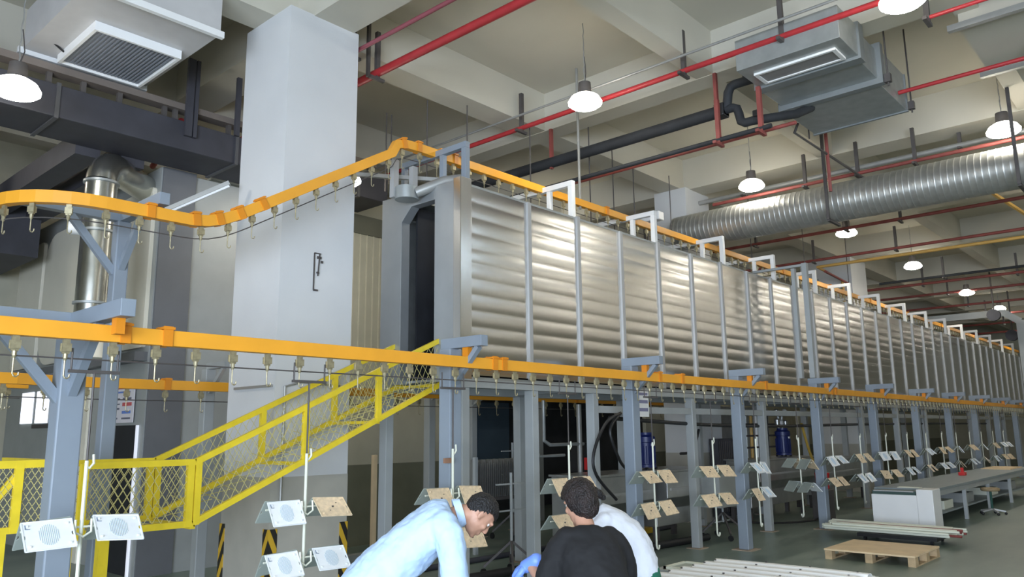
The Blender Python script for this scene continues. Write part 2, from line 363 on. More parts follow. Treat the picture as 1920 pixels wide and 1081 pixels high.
def conveyor(name, path, label, group, zdrop, hookpitch, start, hook=True, joints=()):
    r = root(name, path[0], label, 'conveyor rail', group)
    rail_sweep(path, .085, .115).build('rail', m_orange, r, bevel=.004)
    ch = [(p.x, p.y, p.z-zdrop-.13) for p, d in resample(path, .15)]
    MB().tube(ch, .006, 5).build('drive_cable', m_angle, r)
    proto = None; hs = resample(path, hookpitch, start)
    for k, (p, d) in enumerate(hs[:100]):
        pos = Vector((p.x, p.y, p.z-zdrop))
        if proto is None:
            proto = hook_mesh(hook).build('trolley_hook', m_zinc, None); proto.location = (0, 0, 0)
            me = proto.data; 
            xs = [v.co for v in me.vertices]; zt = max(v.z for v in xs); 
            for v in me.vertices: v.co.z -= zt
            proto.parent = r; o = proto
        else: o = proto.copy(); C.objects.link(o); o.parent = r
        o.location = pos-r.location; o.rotation_euler = (0, 0, math.atan2(d.y, d.x))
    if len(hs) > 100:
        g = MB()
        for p, d in hs[100:]: g.box(p.x-.02, p.x+.02, p.y-.02, p.y+.02, p.z-zdrop-.15, p.z-zdrop); g.box(p.x-.006, p.x+.006, p.y-.006, p.y+.006, p.z-zdrop-.3, p.z-zdrop-.15)
        o = g.build('trolley_hook', m_zinc, r); o['kind'] = 'stuff'
    pts = resample(path, .05)
    for t in joints:
        k = min(int(t/.05), len(pts)-1); p, d = pts[k]; dh = Vector((d.x, d.y, 0)).normalized()
        sd = Vector((dh.y, -dh.x, 0)); u = sd.cross(d); u = u if u.z > 0 else -u; g = MB()
        for s_ in (-1, 1): g.bar(p+sd*.05*s_-u*.062, p+sd*.05*s_+u*.085, .07, .012, upv=sd)
        g.bar(p-d*.045+u*.07, p+d*.045+u*.07, .13, .018, upv=u)
        g.build('joint_clamp', m_orange2, r)
    return r
low = [(-.2+i*1.0, 5.75, 2.605) for i in range(0, 46)]
conveyor('conveyor_rail', low, 'orange overhead conveyor rail on the front posts, running right across the picture', 'orange conveyor rails', .057, .302, .28,
         joints=[2.45, 2.75, 6.3, 6.42, 9.6, 10.2, 12.95, 15.9, 16.1, 19.2, 22.5, 25.7, 29, 32])
upth = [(1.95, 9.6, 4.0), (1.95, 9.0, 4.0), (1.95, 8.1, 4.0)]
for k in range(1, 9): a = PI-(PI/2)*k/8; upth.append((2.65+.7*math.cos(a), 8.1-.7*math.sin(a), 4.0))
upth += [(3.0, 7.4, 4.0), (3.25, 7.4, 4.0), (3.45, 7.4, 4.0), (3.62, 7.4, 4.02), (3.8, 7.4, 4.08), (3.98, 7.4, 4.17)]
x, z = 3.98, 4.17
while x < 5.75: x += .25; z += .25*.60; upth.append((x, 7.4, z))
upth += [(6.05, 7.4, z+.13), (6.2, 7.4, z+.17), (6.4, 7.4, z+.18)]
ZT = z+.18
upth += [(x_, 7.4, ZT) for x_ in range(7, 47)]
conveyor('conveyor_rail', upth, 'orange conveyor rail climbing past the white column and along the oven top', 'orange conveyor rails', .057, .302, .2,
         joints=[.3, .55, .8, 1.05, 1.3, 3.05, 3.45, 3.72, 3.98, 4.25, 6.55, 6.8, 7.2, 7.45, 7.62, 11.0, 15.0, 18.2, 21.2, 24.3, 28, 32])
rear = [(.4, 9.2, 2.5), (1.4, 9.2, 2.5), (2.6, 9.3, 2.5), (3.0, 9.45, 2.5), (3.5, 9.5, 2.5)]+[(4.5+i, 9.5, 2.5) for i in range(0, 14)]
conveyor('conveyor_rail', rear, 'rear orange conveyor rail passing behind the white column and under the oven', 'orange conveyor rails', .057, .45, .3,
         joints=[2.9, 3.9, 5.2, 8.6, 12])
r_ = conveyor('conveyor_rail', [(.6, 11.6, 2.6), (1.6, 11.7, 2.6), (2.6, 11.8, 2.6), (3.5, 12.0, 2.6)], 'short orange rail entering the coating booth at far left', 'orange conveyor rails', .057, .6, .3)
conveyor('conveyor_rail', [(.6, 10.8, 2.15), (1.6, 10.9, 2.15), (2.5, 11.2, 2.15)], 'lowest short orange rail at the far left edge', 'orange conveyor rails', .057, .6, .3)

# ------------------------------------------------------------------ conveyor posts
def brace(g, a, b): return g.bar(a, b, .06, .05)
def cpost(x, k):
    r = root('conveyor_post', (x, 6.0, 0), '', 'post', 'blue grey posts carrying the front conveyor rail')
    MB().box(x-.085, x+.085, 5.915, 6.085, .012, 2.76).build('post', m_steelpaint, r, bevel=.012)
    MB().box(x-.17, x+.17, 5.83, 6.17, 0, .012).build('base_plate', MATS['rusty_plate'], r)
    g = MB().box(x-.05, x+.05, 5.5, 6.1, 2.76, 2.87); g.build('arm', m_steelpaint, r, bevel=.004)
    brace(MB(), (x, 5.98, 2.35), (x, 5.58, 2.76)).build('brace', m_steelpaint, r)
    MB().box(x-.03, x+.03, 5.71, 5.79, 2.66, 2.76).build('rail_clamp', m_orange2, r)
    return r
proto = cpost(5.68, 0)
pxs = [5.68, 9.05, 12.2, 15.55, 18.9, 22.2, 25.4, 28.6, 31.8, 35.0, 38.3]
desc = ['conveyor post in front of the oven corner, behind the man in the pale blue shirt', 'conveyor post right of the two bent women, left of the small white sign',
        'conveyor post left of the stack of ribbed sheets, its base plate in full view', 'conveyor post with tall thin mast above it']
for k, x in enumerate(pxs):
    o = proto if k == 0 else copy_tree(proto, (x, 6.0, 0))
    o['label'] = desc[k] if k < 4 else 'conveyor post, %s in the front row counted from the oven corner' % ORD[k]
mast = root('mast', (15.55, 6.0, 2.9), 'tall thin grey mast rising past the oven top on the fourth post', 'mast', 'grey portal frames around the oven')
MB().box(15.5, 15.6, 5.95, 6.05, 2.88, 5.2).build('upright', m_greyframe, mast); MB().box(15.52, 15.58, 6.05, 7.1, 5.14, 5.19).build('crossbar', m_greyframe, mast); MB().box(15.5, 15.6, 6.2, 6.27, 2.88, 5.12).build('brace_upright', m_greyframe, mast)
gt = root('portal_frame', (34, 5.6, 0), 'pale grey portal frame spanning the oven near its far end', 'frame', 'grey portal frames around the oven')
MB().box(33.9, 34.15, 5.15, 5.4, 0, 5.75).build('upright', m_greyframe, gt); MB().box(33.9, 34.15, 5.7, 9.2, 5.95, 6.2).build('crossbar', m_greyframe, gt); MB().box(33.9, 34.15, 9.0, 9.2, 0, 5.95).build('upright', m_greyframe, gt)
MB().bar((34.02, 5.27, 5.7), (34.02, 5.75, 6.08), .25, .22, upv=(1, 0, 0)).build('knee', m_greyframe, gt)
# corner posts with two arms (left of the picture)
def corner_post(x, y, zt, la, lb, label, pw=.09):
    r = root('corner_post', (x, y, 0), label, 'post', 'two armed corner posts of the conveyor')
    MB().box(x-pw, x+pw, y-pw, y+pw, .012, zt).build('post', m_steelpaint, r, bevel=.012)
    MB().box(x-.17, x+.17, y-.17, y+.17, 0, .012).build('base_plate', MATS['rusty_plate'], r)
    MB().box(x-la, x+.06, y-.05, y+.05, zt, zt+.12).build('arm', m_steelpaint, r, bevel=.004)
    MB().box(x-.045, x+.055, y-lb, y-.05, zt, zt+.12).build('arm', m_steelpaint, r, bevel=.004)
    MB().bar((x-.05, y, zt-.55), (x-.52, y, zt), .06, .07).build('brace', m_steelpaint, r)
    MB().bar((x, y-.05, zt-.5), (x, y-.5, zt), .06, .07).build('brace', m_steelpaint, r)
    MB().box(x-.02, x+.04, y-lb+.12, y-lb+.2, zt-.11, zt).build('rail_clamp', m_orange2, r)
corner_post(2.15, 6.42, 2.70, 1.2, .97, 'near blue grey corner post at the left, two arms just above the lower orange rail')
corner_post(3.2, 8.42, 4.12, 1.0, .98, 'taller blue grey corner post behind, arms holding the curved upper orange rail', .07)
# posts of the rear rail
for k, (x, y, zt) in enumerate(((5.0, 9.9, 2.75), (8.9, 9.9, 2.75), (12.0, 10.6, 2.75), (10.6, 10.6, 2.75))):
    r = root('rear_post', (x, y, 0), ['post at the left of the white column carrying the rear orange rail', 'rear rail post hidden between column and oven legs', 'pale rear rail post with wide foot plate under the oven', 'dim rear rail post beside the dark bay'][k], 'post', 'posts of the rear conveyor rail')
    MB().box(x-.07, x+.07, y-.07, y+.07, .012, zt).build('post', m_greyframe, r, bevel=.01)
    MB().box(x-.2, x+.2, y-.2, y+.2, 0, .012).build('base_plate', MATS['rusty_plate'], r)
    MB().box(x-.04, x+.04, 9.42, y, zt, zt+.08).build('arm', m_greyframe, r); MB().bar((x, y, zt-.35), (x, y-.4 if y < 10 else y-.8, zt), .05, .05).build('brace', m_greyframe, r)

# ------------------------------------------------------------------ yellow guard netting under the climbing rail
def net_tri(g, P, A, B, H0, H1, sp, r=.0024):
    # diagonal wires inside the parallelogram A->B (bottom line), raised by H0 at A and H1 at B
    A = Vector(A); B = Vector(B); L = (B-A).length; n = int(L/sp); H = (H0+H1)/2; run = H*.62
    def pt(s, t):
        s = max(0, min(1, s)); return A.lerp(B, s)+Vector((0, 0, (H0+(H1-H0)*s)*t))
    k = -run
    while k < L:
        for sgn in (1, -1):
            a = k if sgn == 1 else k+run; b = k+run if sgn == 1 else k
            t0, t1, s0, s1 = 0., 1., a, b
            if s1 != s0:
                for lim in (0., L):
                    ta = (lim-s0)/(s1-s0)
                    if lim == 0.:
                        if s0 < 0: t0 = max(t0, ta)
                        if s1 < 0: t1 = min(t1, ta)
                    else:
                        if s0 > L: t0 = max(t0, ta)
                        if s1 > L: t1 = min(t1, ta)
            if t1-t0 > .02:
                p = pt((s0+(s1-s0)*t0)/L, t0); q = pt((s0+(s1-s0)*t1)/L, t1); g.bar(p, q, r*2, r*2)
        k += sp
tr = root('guard_netting', (4.4, 7.45, 0), 'yellow mesh safety trough rising under the conveyor to the oven mouth', 'guard netting', 'yellow safety netting')
YN, YF = 7.03, 7.86
A0, A1, A2 = 2.53, 3.48, 6.55; ZB0, ZT0 = 1.12, 1.66
def zb(x): return ZB0 if x < A1 else ZB0+(x-A1)*(2.50-ZB0)/(A2-A1)
def zt(x): return ZT0 if x < A1 else ZT0+(x-A1)*(3.04-ZT0)/(A2-A1)
for y, lab in ((YN, 'near side rail frame'), (YF, 'far side rail frame')):
    g = MB()
    for f_ in (zb, zt):
        g.bar((A0, y, f_(A0)), (A1+.01, y, f_(A1)), .045, .055); g.bar((A1-.01, y, f_(A1)), (A2, y, f_(A2)), .045, .055)
    g.build('top_and_bottom_rail', m_yellow, tr)
    for x in (A0, A1-.05, A1+.02, 4.62, 5.55, A2): MB().box(x-.03, x+.03, y-.025, y+.025, zb(x)-.02, zt(x)+.02).build('upright', m_yellow, tr)
    g = MB(); net_tri(g, None, (A0, y, ZB0), (A1, y, ZB0), ZT0-ZB0, ZT0-ZB0, .075)
    net_tri(g, None, (A1, y, ZB0), (A2, y, zb(A2)), ZT0-ZB0, zt(A2)-zb(A2), .10, .002); g.build('wire_mesh', m_wire, tr)
g = MB()
for i in range(9): g.bar((A0+i*.12, YN, ZB0-.01), (A0+i*.12, YF, ZB0-.01), .006, .006)
for i in range(18):
    x = A1+i*.17; g.bar((x, YN, zb(x)-.01), (x, YF, zb(min(x+.3, A2))-.01), .006, .006); g.bar((x, YF, zb(x)-.01), (x, YN, zb(min(x+.3, A2))-.01), .006, .006)
g.build('bottom_mesh', m_wire, tr)
for x in (A0, A1, 4.62, 5.55, A2): MB().bar((x, YN, zb(x)-.03), (x, YF, zb(x)-.03), .05, .035).build('cross_bar', m_yellow, tr)
MB().box(2.68, 2.76, 7.0, 7.08, 0, ZB0).build('leg', m_yellow, tr); MB().box(2.68, 2.76, 7.8, 7.88, 0, ZB0).build('leg', m_yellow, tr)
t2 = root('guard_netting', (1.6, 7.4, 0), 'yellow mesh guard section at the bottom left edge behind the corner post', 'guard netting', 'yellow safety netting')
g = MB(); g.bar((.6, 7.12, 1.69), (2.3, 7.12, 1.69), .045, .06); g.bar((.6, 7.12, 1.19), (2.3, 7.12, 1.19), .045, .05); g.bar((2.3, 7.12, 1.69), (2.3, 8.3, 1.69), .045, .06); g.build('top_and_bottom_rail', m_yellow, t2)
for x in (.6, 1.35, 2.08, 2.3): MB().box(x-.03, x+.03, 7.095, 7.145, 1.17, 1.7).build('upright', m_yellow, t2)
MB().bar((1.5, 7.14, .8), (2.08, 7.14, 1.62), .04, .05).build('brace', m_yellow, t2)
g = MB(); net_tri(g, None, (.6, 7.12, 1.19), (2.3, 7.12, 1.19), .5, .5, .05); g.build('wire_mesh', m_wire, t2)
for x in (.7, 2.0): MB().box(x-.03, x+.03, 7.1, 7.16, 0, 1.17).build('leg', m_yellow, t2)

# ------------------------------------------------------------------ hanging rods with plates
rx = [2.08, 3.80, 5.48, 7.34, 9.15, 10.8, 12.25, 13.97, 15.58, 17.14, 18.81, 20.38, 21.97, 23.45, 24.95, 26.5, 27.99, 29.6, 31.2]
def hanger_root(x):
    r = root('hanging_rod', (x, 5.75, .3), '', 'hanging rod', 'hanging rods under the front conveyor rail')
    MB().tube([(x-.15, 5.75, 2.49), (x-.15, 5.75, 2.34), ], .007, 6).build('crossbar_link', m_angle, r)
    MB().tube([(x+.15, 5.75, 2.49), (x+.15, 5.75, 2.34)], .007, 6).build('crossbar_link', m_angle, r)
    MB().bar((x-.165, 5.75, 2.335), (x+.165, 5.75, 2.335), .024, .022).build('crossbar', m_angle, r)
    MB().tube([(x, 5.75, 2.34), (x, 5.75, 1.72)], .008, 6).build('upper_rod', m_angle, r)['label'] = 'dark upper rod'
    MB().tube([(x, 5.75, 1.74), (x, 5.75, .42), (x+.01, 5.75, .385), (x+.035, 5.75, .37), (x+.06, 5.75, .385), (x+.065, 5.75, .42)], .0125, 8).build('coated_rod', m_cream, r, smooth=True)['label'] = 'cream coated lower rod with hooked end'
    MB().tube([(x+.04, 5.75, 1.78), (x+.045, 5.75, 1.72), (x+.02, 5.75, 1.69), (x, 5.75, 1.70)], .009, 6).build('top_hook', m_cream, r)
    for z_ in (1.31, .91): 
        MB().tube([(x-.36, 5.75, z_), (x+.36, 5.75, z_)], .008, 6).build('plate_bar', m_cream, r)
        MB().tube([(x-.05, 5.72, z_+.05), (x-.05, 5.71, z_-.03), (x, 5.71, z_-.06), (x+.05, 5.71, z_-.03), (x+.05, 5.72, z_+.05)], .008, 6).build('bar_clip', m_cream, r)
    return r
hp = hanger_root(rx[0])
def plate_mesh(front):
    # local frame: top edge on the origin, sloping down to -Y (front) or +Y (rear)
    g = MB(); w2, L, t = .148, .205, .006
    s_ = -1 if front else 1; a = math.radians(52)
    def q(u, v, n): return Vector((u, s_*(v*math.cos(a)+n*math.sin(a)), -v*math.sin(a)+n*math.cos(a)))
    outline = [(-w2, 0), (w2, 0), (w2, L*.42), (w2-.014, L*.47), (w2-.014, L*.56), (w2, L*.61), (w2, L), (-w2, L), (-w2, L*.61), (-w2+.014, L*.56), (-w2+.014, L*.47), (-w2, L*.42)]
    i = len(g.v)
    for n in (0, t):
        for u, v in outline: g.v.append(q(u, v, n))
    k = len(outline); g.f.append(tuple(range(i, i+k))); g.f.append(tuple(reversed(range(i+k, i+2*k))))
    for j in range(k): g.f.append((i+j, i+k+j, i+k+(j+1) % k, i+(j+1) % k))
    # rolled rim and four studs
    for u0, v0, u1, v1 in ((-w2, 0, w2, 0), (-w2, L, w2, L), (-w2, 0, -w2, L), (w2, 0, w2, L)): g.bar(q(u0, v0, t), q(u1, v1, t), .008, .008)
    for u, v in ((-w2+.03, .03), (w2-.03, L-.03), (w2-.03, .03), (-w2+.03, L-.03)): c = q(u, v, t+.004); g.cbox(c, .012, .012, .012)
    return g, q, t, L, w2
protos = {}
def plate(front, kind):
    key = (front, kind)
    if key in protos: return copy_tree(protos[key])
    g, q, t, L, w2 = plate_mesh(front)
    r = root('flat_plate', (0, 0, 0), '', 'metal plate', 'coated plates hanging from the rods')
    g.build('sheet', {'w': m_plate, 't': m_platet, 'g': m_plateg}[kind], r)
    if kind == 'w':
        h = MB()
        for i in range(11): u = -.055+i*.011; hh = .075*math.sqrt(max(0, 1-(u/.062)**2)); h.bar(q(u, L/2-hh, t+.001), q(u, L/2+hh, t+.001), .003, .003)
        h.build('vent_slots', mat('slot_shadow_blue', (.45, .55, .62), .5), r)
        h = MB(); h.bar(q(-w2+.02, .02, t+.002), q(-w2+.02, .05, t+.002), .006, .004); h.bar(q(-w2+.02, .05, t+.002), q(-w2+.045, .05, t+.002), .006, .004); h.build('corner_mark', mat('slate_mark', (.2, .24, .3), .5), r)
    if kind == 't':
        h = MB(); c = q(0, L/2, t+.002); h.cbox(c, .014, .01, .014); h.cbox(q(.05, L*.3, t+.002), .012, .006, .006); h.cbox(q(-.04, L*.7, t+.002), .008, .006, .006); h.build('centre_hole', m_angle, r)
    protos[key] = r; return r
rnd = random.Random(3)
for k, x in enumerate(rx):
    o = hp if k == 0 else copy_tree(hp, (x, 5.75, .3))
    o['label'] = 'cream hanging rod, %s from the left along the front rail' % ORD[k]
    yw = {7: .95, 5: -.12, 6: .1}.get(k, rnd.uniform(-.25, .35) if k > 7 else 0.); yr = Matrix.Rotation(yw, 3, 'Z')
    if k: o.rotation_euler = (0, 0, yw)
    for tier, z_ in enumerate((1.31, .91)):
        if k == 0 and tier == 1: continue
        for side, sx in (('left', -1), ('right', 1)):
            for fr in (True, False):
                if k == 0 and not fr and side == 'right' and False: continue
                kind = 'g' if not fr else ('w' if (k in (0,) or (k == 1 and not (tier == 0 and side == 'right')) or (k == 6 and side == 'right') or (k == 6 and tier == 0)) else 't')
                if k > 6 and fr: kind = 't' if (k+tier) % 2 else 'w'
                p = plate(fr, kind); p.location = Vector((x, 5.75, z_+.055))+yr@Vector((sx*.215+rnd.uniform(-.01, .01), -.012 if fr else .012, 0))
                p.rotation_euler = (rnd.uniform(-.12, .12)*(1.5 if fr else .6), rnd.uniform(-.07, .07), yw+rnd.uniform(-.08, .08))
                p['label'] = '%s %s %s plate, %s bar of %s hanging rod from left' % ({'w': 'white coated', 't': 'tan', 'g': 'grey'}[kind], 'front' if fr else 'rear', side, 'upper' if tier == 0 else 'lower', ORD[k])
del protos

# ------------------------------------------------------------------ lamps
def lamp_proto(loc, cool=False):
    x, y, z_ = loc
    r = root('high_bay_lamp', loc, '', 'ceiling lamp', 'high bay lamps')
    MB().lathe([(.03, .34), (.09, .33), (.10, .17), (.13, .15)], (x, y, z_)).build('housing', m_angle, r, smooth=True)
    MB().lathe([(.12, .15), (.20, .10), (.245, .02), (.245, 0.), (.20, -.035), (.11, -.06), (.02, -.068)], (x, y, z_), 24).build('diffuser', m_lampcool if cool else m_glass, r, smooth=True)
    MB().lathe([(.125, .152), (.205, .103), (.249, .03)], (x, y, z_), 24).build('reflector_shade', m_shade, r, smooth=True)
    pts = [(x+.006*math.sin(i*1.7), y+.006*math.cos(i*2.3), z_+.34+(7.88-z_-.34)*i/14) for i in range(15)]
    MB().tube(pts, .008, 5).build('chain', m_greypipe, r)
    MB().tube([(x+.01, y, z_+.33), (x+.05, y+.01, z_+.5), (x+.03, y, z_+.62), (x+.008, y, z_+.75)], .007, 5).build('power_cable', m_angle, r)
    return r
lp = lamp_proto((8.75, 6.4, 6.6)); lc = lamp_proto((14.35, -2.4, 6.6), True)
lc['label'] = 'cool bluish high bay lamp on the aisle side out of the picture'
rows = {'middle row along the oven': (6.42, [8.75, 14.25, 19.5, 25.05, 31.6, 37., 43.5]), 'right row beside the galvanised air unit': (2.12, [8.98, 14.35, 20.0, 26., 32., 42.]),
        'left row beyond the enclosure': (11.85, [14.6, 20.3, 26., 34.]), 'aisle row out of the picture': (-2.4, [2.5, 8.6, 20.2, 26.2, 33., 40.]), 'far aisle row out of the picture': (-8.5, [9., 16., 23., 30., 38.])}  # both aisle rows are unseen lamps, added for light and panel reflections
for rn, (y, xs) in rows.items():
    for k, x in enumerate(xs):
        if rn.startswith('middle') and k == 0: lp['label'] = 'brightest nearest high bay lamp on a long chain, first of the middle row'; continue
        o = copy_tree(lp, (x, y, 6.6))
        o['label'] = 'bright high bay lamp, %s nearest in the %s' % (ORD[k], rn)

o = copy_tree(lp, (2.37, 9.5, 5.66)); o['label'] = 'bright high bay lamp at the left edge in front of the black duct'
o = copy_tree(lp, (6.85, 9.6, 5.7)); o['label'] = 'lamp mostly hidden behind the right edge of the near column'
for k, (x, y) in enumerate(((1.5, 14.6), (8.9, 14.3))):
    o = copy_tree(lp, (x, y, 6.6)); o['label'] = ['high bay lamp over the booth beyond the left edge of the picture', 'high bay lamp behind the near column over the enclosure'][k]  # two unseen lamps added to brighten the beams at back left
# ------------------------------------------------------------------ ducts, air units, pipes overhead
bd = root('air_duct', (2, 10.3, 5.8), 'big black rectangular duct passing behind the white column', 'duct')
MB().box(-5, 8.25, 10.3, 11.15, 5.8, 6.22).build('duct_body', m_darkduct, bd, bevel=.01)
for x in (.6, 3.0, 5.4, 7.6): MB().box(x, x+.05, 10.28, 11.17, 5.78, 6.24).build('flange', mat('dark_flange', (.08, .08, .085), .5), bd)
for k, x in enumerate((3.55, 4.15)):
    MB().box(x, x+.32, 11.15, 16.5, 5.68+.0*k, 6.0).build('branch_duct', m_darkduct, bd)
ct = root('cable_tray', (2, 10.8, 6.58), 'brown grey cable tray above the black duct', 'cable tray')
MB().box(-5, 8.0, 10.3, 10.5, 6.38, 6.47).build('tray', mat('tray_grey_brown', (.20, .17, .15), .5, .3), ct)
for x in (2.9, 3.3, 3.75, 4.35, 4.5, 4.7, 5.3): MB().box(x, x+.06, 10.36, 10.42, 6.22, 6.38).build('standoff', m_angle, ct)
for k, (x, y, z0_, z1_, w_) in enumerate(((4.62, 10.24, 6.0, 7.15, .10), (4.74, 10.24, 6.0, 7.15, .05), (5.35, 10.22, 6.2, 7.1, .07))):
    MB().box(x, x+w_, y, y+.05, z0_, z1_).build('hanger_channel', m_darkduct, bd)
wd = root('ceiling_duct', (2, 9.4, 6.66), 'wide white ceiling duct with a square grille at top left', 'duct')
MB().box(2.65, 4.15, 8.42, 10.5, 6.64, 7.15).build('duct_body', mat('pale_duct_board', (.52, .51, .50), .5), wd)
MB().box(2.2, 4.17, 8.36, 8.42, 6.58, 6.66).build('edge_rail', m_white, wd); MB().box(2.6, 4.17, 10.5, 10.56, 6.58, 6.66).build('edge_rail', m_white, wd)
g = MB(); gx0, gx1, gy0, gy1 = 3.0, 4.02, 9.15, 10.38
for a in ((gx0, gx0+.035, gy0, gy1), (gx1-.035, gx1, gy0, gy1), (gx0+.035, gx1-.035, gy0, gy0+.035), (gx0+.035, gx1-.035, gy1-.035, gy1)): g.box(*a, 6.53, 6.64)
g.build('grille_frame', m_white, wd)
g = MB().box(gx0+.035, gx1-.035, gy0+.035, gy1-.035, 6.57, 6.63)
for i in range(20): g.box(gx0+.08+i*.045, gx0+.10+i*.045, gy0+.06, gy1-.06, 6.555, 6.56)
g.build('grille', m_grille, wd)
MB().tube([(2.85, 10.0, 7.25), (2.72, 9.95, 7.3), (2.68, 9.95, 7.1), (2.72, 9.98, 6.85), (2.85, 10.1, 6.66), (3.0, 10.15, 6.6)], .014, 6).build('power_cable', m_black, wd)
# silver exhaust pipe with elbow into the booth
ex = root('exhaust_pipe', (3.85, 10.95, 2.9), 'silver exhaust pipe rising beside the booth and bending into it', 'exhaust pipe')
px_, py_ = 3.85, 10.95
MB().tube([(px_, py_, 3.3), (px_, py_, 5.3)], .2, 28).build('riser', m_silver, ex, smooth=True)
e = [(px_, py_, 5.3)]
for k in range(1, 9): a = PI/2*k/8; e.append((px_+.30*(1-math.cos(a))*.75, py_+.30*(1-math.cos(a))*.65, 5.3+.28*math.sin(a)))
MB().tube(e, .2, 28).build('elbow', m_silver, ex, smooth=True)
MB().tube([e[-1], (e[-1][0]+.9, e[-1][1]+.75, 5.56)], .2, 28).build('cross_run', m_silver, ex, smooth=True)
g = MB()
for z_ in (3.32, 3.62, 4.6, 5.28): g.lathe([(.2, z_-.02), (.225, z_-.015), (.225, z_+.015), (.2, z_+.02)], (px_, py_, 0), 28)
g.build('seam_ring', m_galv, ex, smooth=True)
MB().tube([(px_, py_, 3.3), (px_, py_, 2.9)], [.21, .26], 28).build('bottom_cone', m_booth, ex, smooth=True)
MB().tube([(px_-.02, py_, 4.62), (px_-.32, py_+.12, 4.62)], .09, 16).build('side_stub', m_white, ex, smooth=True)
# round spiral duct
sd_ = root('spiral_duct', (14.5, 3, 5.65), 'long round galvanised spiral duct crossing the hall at right', 'duct')
g = MB(); pts = []; rr = []
y = 8.25
while y > -6: pts.append((14.5, y, 6.02)); rr.append(.36); pts.append((14.5, y-.075, 6.02)); rr.append(.36); pts.append((14.5, y-.085, 6.02)); rr.append(.3642); pts.append((14.5, y-.095, 6.02)); rr.append(.36); y -= .10
g.tube(pts, rr, 32); g.build('duct_body', m_spiral, sd_, smooth=True)
for y in (4.9, 1.95):
    g = MB(); g.bar((14.0, y, 7.9), (14.0, y, 5.6), .05, .05); g.bar((14.0, y, 5.6), (14.55, y, 5.6), .05, .05); g.build('support_bracket', m_angle, sd_)
# galvanised air unit
au = root('air_handling_unit', (10.9, 3.7, 6.65), 'galvanised box air unit with slot grille hanging from the ceiling', 'air conditioner')
MB().box(9.45, 10.12, 2.98, 4.36, 6.68, 7.12).build('plenum_box', m_galv, au, bevel=.006)
MB().box(10.3, 11.0, 3.02, 4.40, 6.68, 7.12).build('middle_box', m_galv, au, bevel=.006)
MB().box(11.12, 12.35, 3.02, 4.42, 6.62, 7.2).build('fan_box', m_galv, au, bevel=.006)
for a in ((10.12, 10.3, 2.95, 4.42, 6.64, 7.16), (11.0, 11.12, 2.95, 4.45, 6.6, 7.2), (12.33, 12.37, 3.0, 4.44, 6.6, 7.2)): MB().box(*a).build('flange', mat('dull_galvanised', (.26, .28, .28), .5, .4), au)
g = MB()
for a in ((9.68, 9.72, 3.12, 4.22), (10.02, 10.06, 3.12, 4.22), (9.72, 10.02, 3.12, 3.17), (9.72, 10.02, 4.17, 4.22)): g.box(*a, 6.65, 6.68)
g.build('grille_frame', m_white, au); MB().box(9.72, 10.02, 3.17, 4.17, 6.665, 6.679).build('grille', mat('grey_slot_grille', (.25, .24, .23), .6), au)
for x, y in ((12.3, 2.94), (11.06, 2.9), (12.3, 4.5)): MB().tube([(x, y, 6.55), (x, y, 7.9)], .012, 6).build('hanger_rod', m_angle, au)
for x, y in ((12.3, 2.94), (11.06, 2.9)): MB().cbox((x, y, 6.66), .08, .08, .12).build('vibration_mount', m_angle, au)
# dark insulated pipes
def pipe(pts, r, mt, label, hangers=(), cat='pipe', group='pipes under the ceiling', zc=7.9, hm=None, name='pipe', flank=0):
    if not hangers:
        return tag(MB().tube(pts, r, 12).build(name, mt, smooth=True), label, cat, group)
    o = root(name, pts[0], label, cat, group)
    MB().tube(pts, r, 12).build('run', mt, o, smooth=True)
    for (x, y, z_) in hangers:
        h = MB().box(x-.03, x+.03, y-.03, y+.03, z_-r-.03, min(zc, z_+.62)); h.box(x-.15, x+.12, y-.025, y+.025, z_-r-.05, z_-r-.01)
        if flank: h.box(x-.18, x-.14, y-.025, y+.025, z_-r-.05, z_+flank)
        h.build('hanger_bracket', hm or m_angle, o)
    return o
dk = root('insulated_pipe', (10.3, 6, 6.5), 'thick black insulated pipe branching into two at the air unit', 'pipe', 'pipes under the ceiling')
MB().tube([(10.299, 14.339, 6.566), (10.299, 4.950, 6.566)], .095, 14).build('main_run', m_dark, dk, smooth=True)
MB().tube([(10.299, 5.030, 6.566), (10.299, 4.962, 6.600), (10.299, 4.928, 6.657), (10.299, 4.905, 6.816), (10.299, 4.859, 6.896), (10.299, 4.780, 6.919), (10.32, 4.37, 6.919)], .068, 12).build('upper_branch', m_dark, dk, smooth=True)
MB().tube([(10.299, 5.007, 6.566), (10.299, 4.848, 6.566), (10.299, 4.780, 6.532), (10.299, 4.757, 6.452), (10.299, 4.734, 6.327), (10.299, 4.666, 6.281), (10.299, 4.552, 6.281), (10.5, 4.35, 6.33), (10.9, 4.15, 6.45), (11.25, 4.05, 6.63)], .066, 12).build('lower_branch', m_dark, dk, smooth=True)
MB().cbox((10.299, 5.030, 6.566), .2, .16, .2).build('valve', m_black, dk, bevel=.02)
MB().cbox((10.299, 4.609, 6.998), .09, .09, .1).build('valve', m_black, dk, bevel=.02); MB().cbox((10.299, 4.495, 6.372), .09, .09, .1).build('valve', m_black, dk, bevel=.02)
for y, za, zb_ in ((5.1, 6.45, 7.19), (8.3, 6.45, 7.19)): MB().box(10.27, 10.33, y-.025, y+.025, za, zb_).build('hanger_bracket', m_brown, dk)
pipe([(10.1, 13, 6.05), (10.1, 4.2, 6.05)], .035, m_dark, 'thin dark green pipe just behind the thick black pipe', [(10.1, 5.0, 6.05), (10.1, 3.95+.4, 6.05)], hm=m_brown)
pipe([(10.35, 13, 6.1), (10.35, 3.95, 6.1)], .028, m_brown, 'thin dull red pipe beside the dark green one')
pipe([(6.42, 14, 6.9), (6.42, -8, 6.9)], .058, m_red, 'thick bright red fire main crossing right of the near column', [(6.42, 8.3, 6.9)], flank=.7)
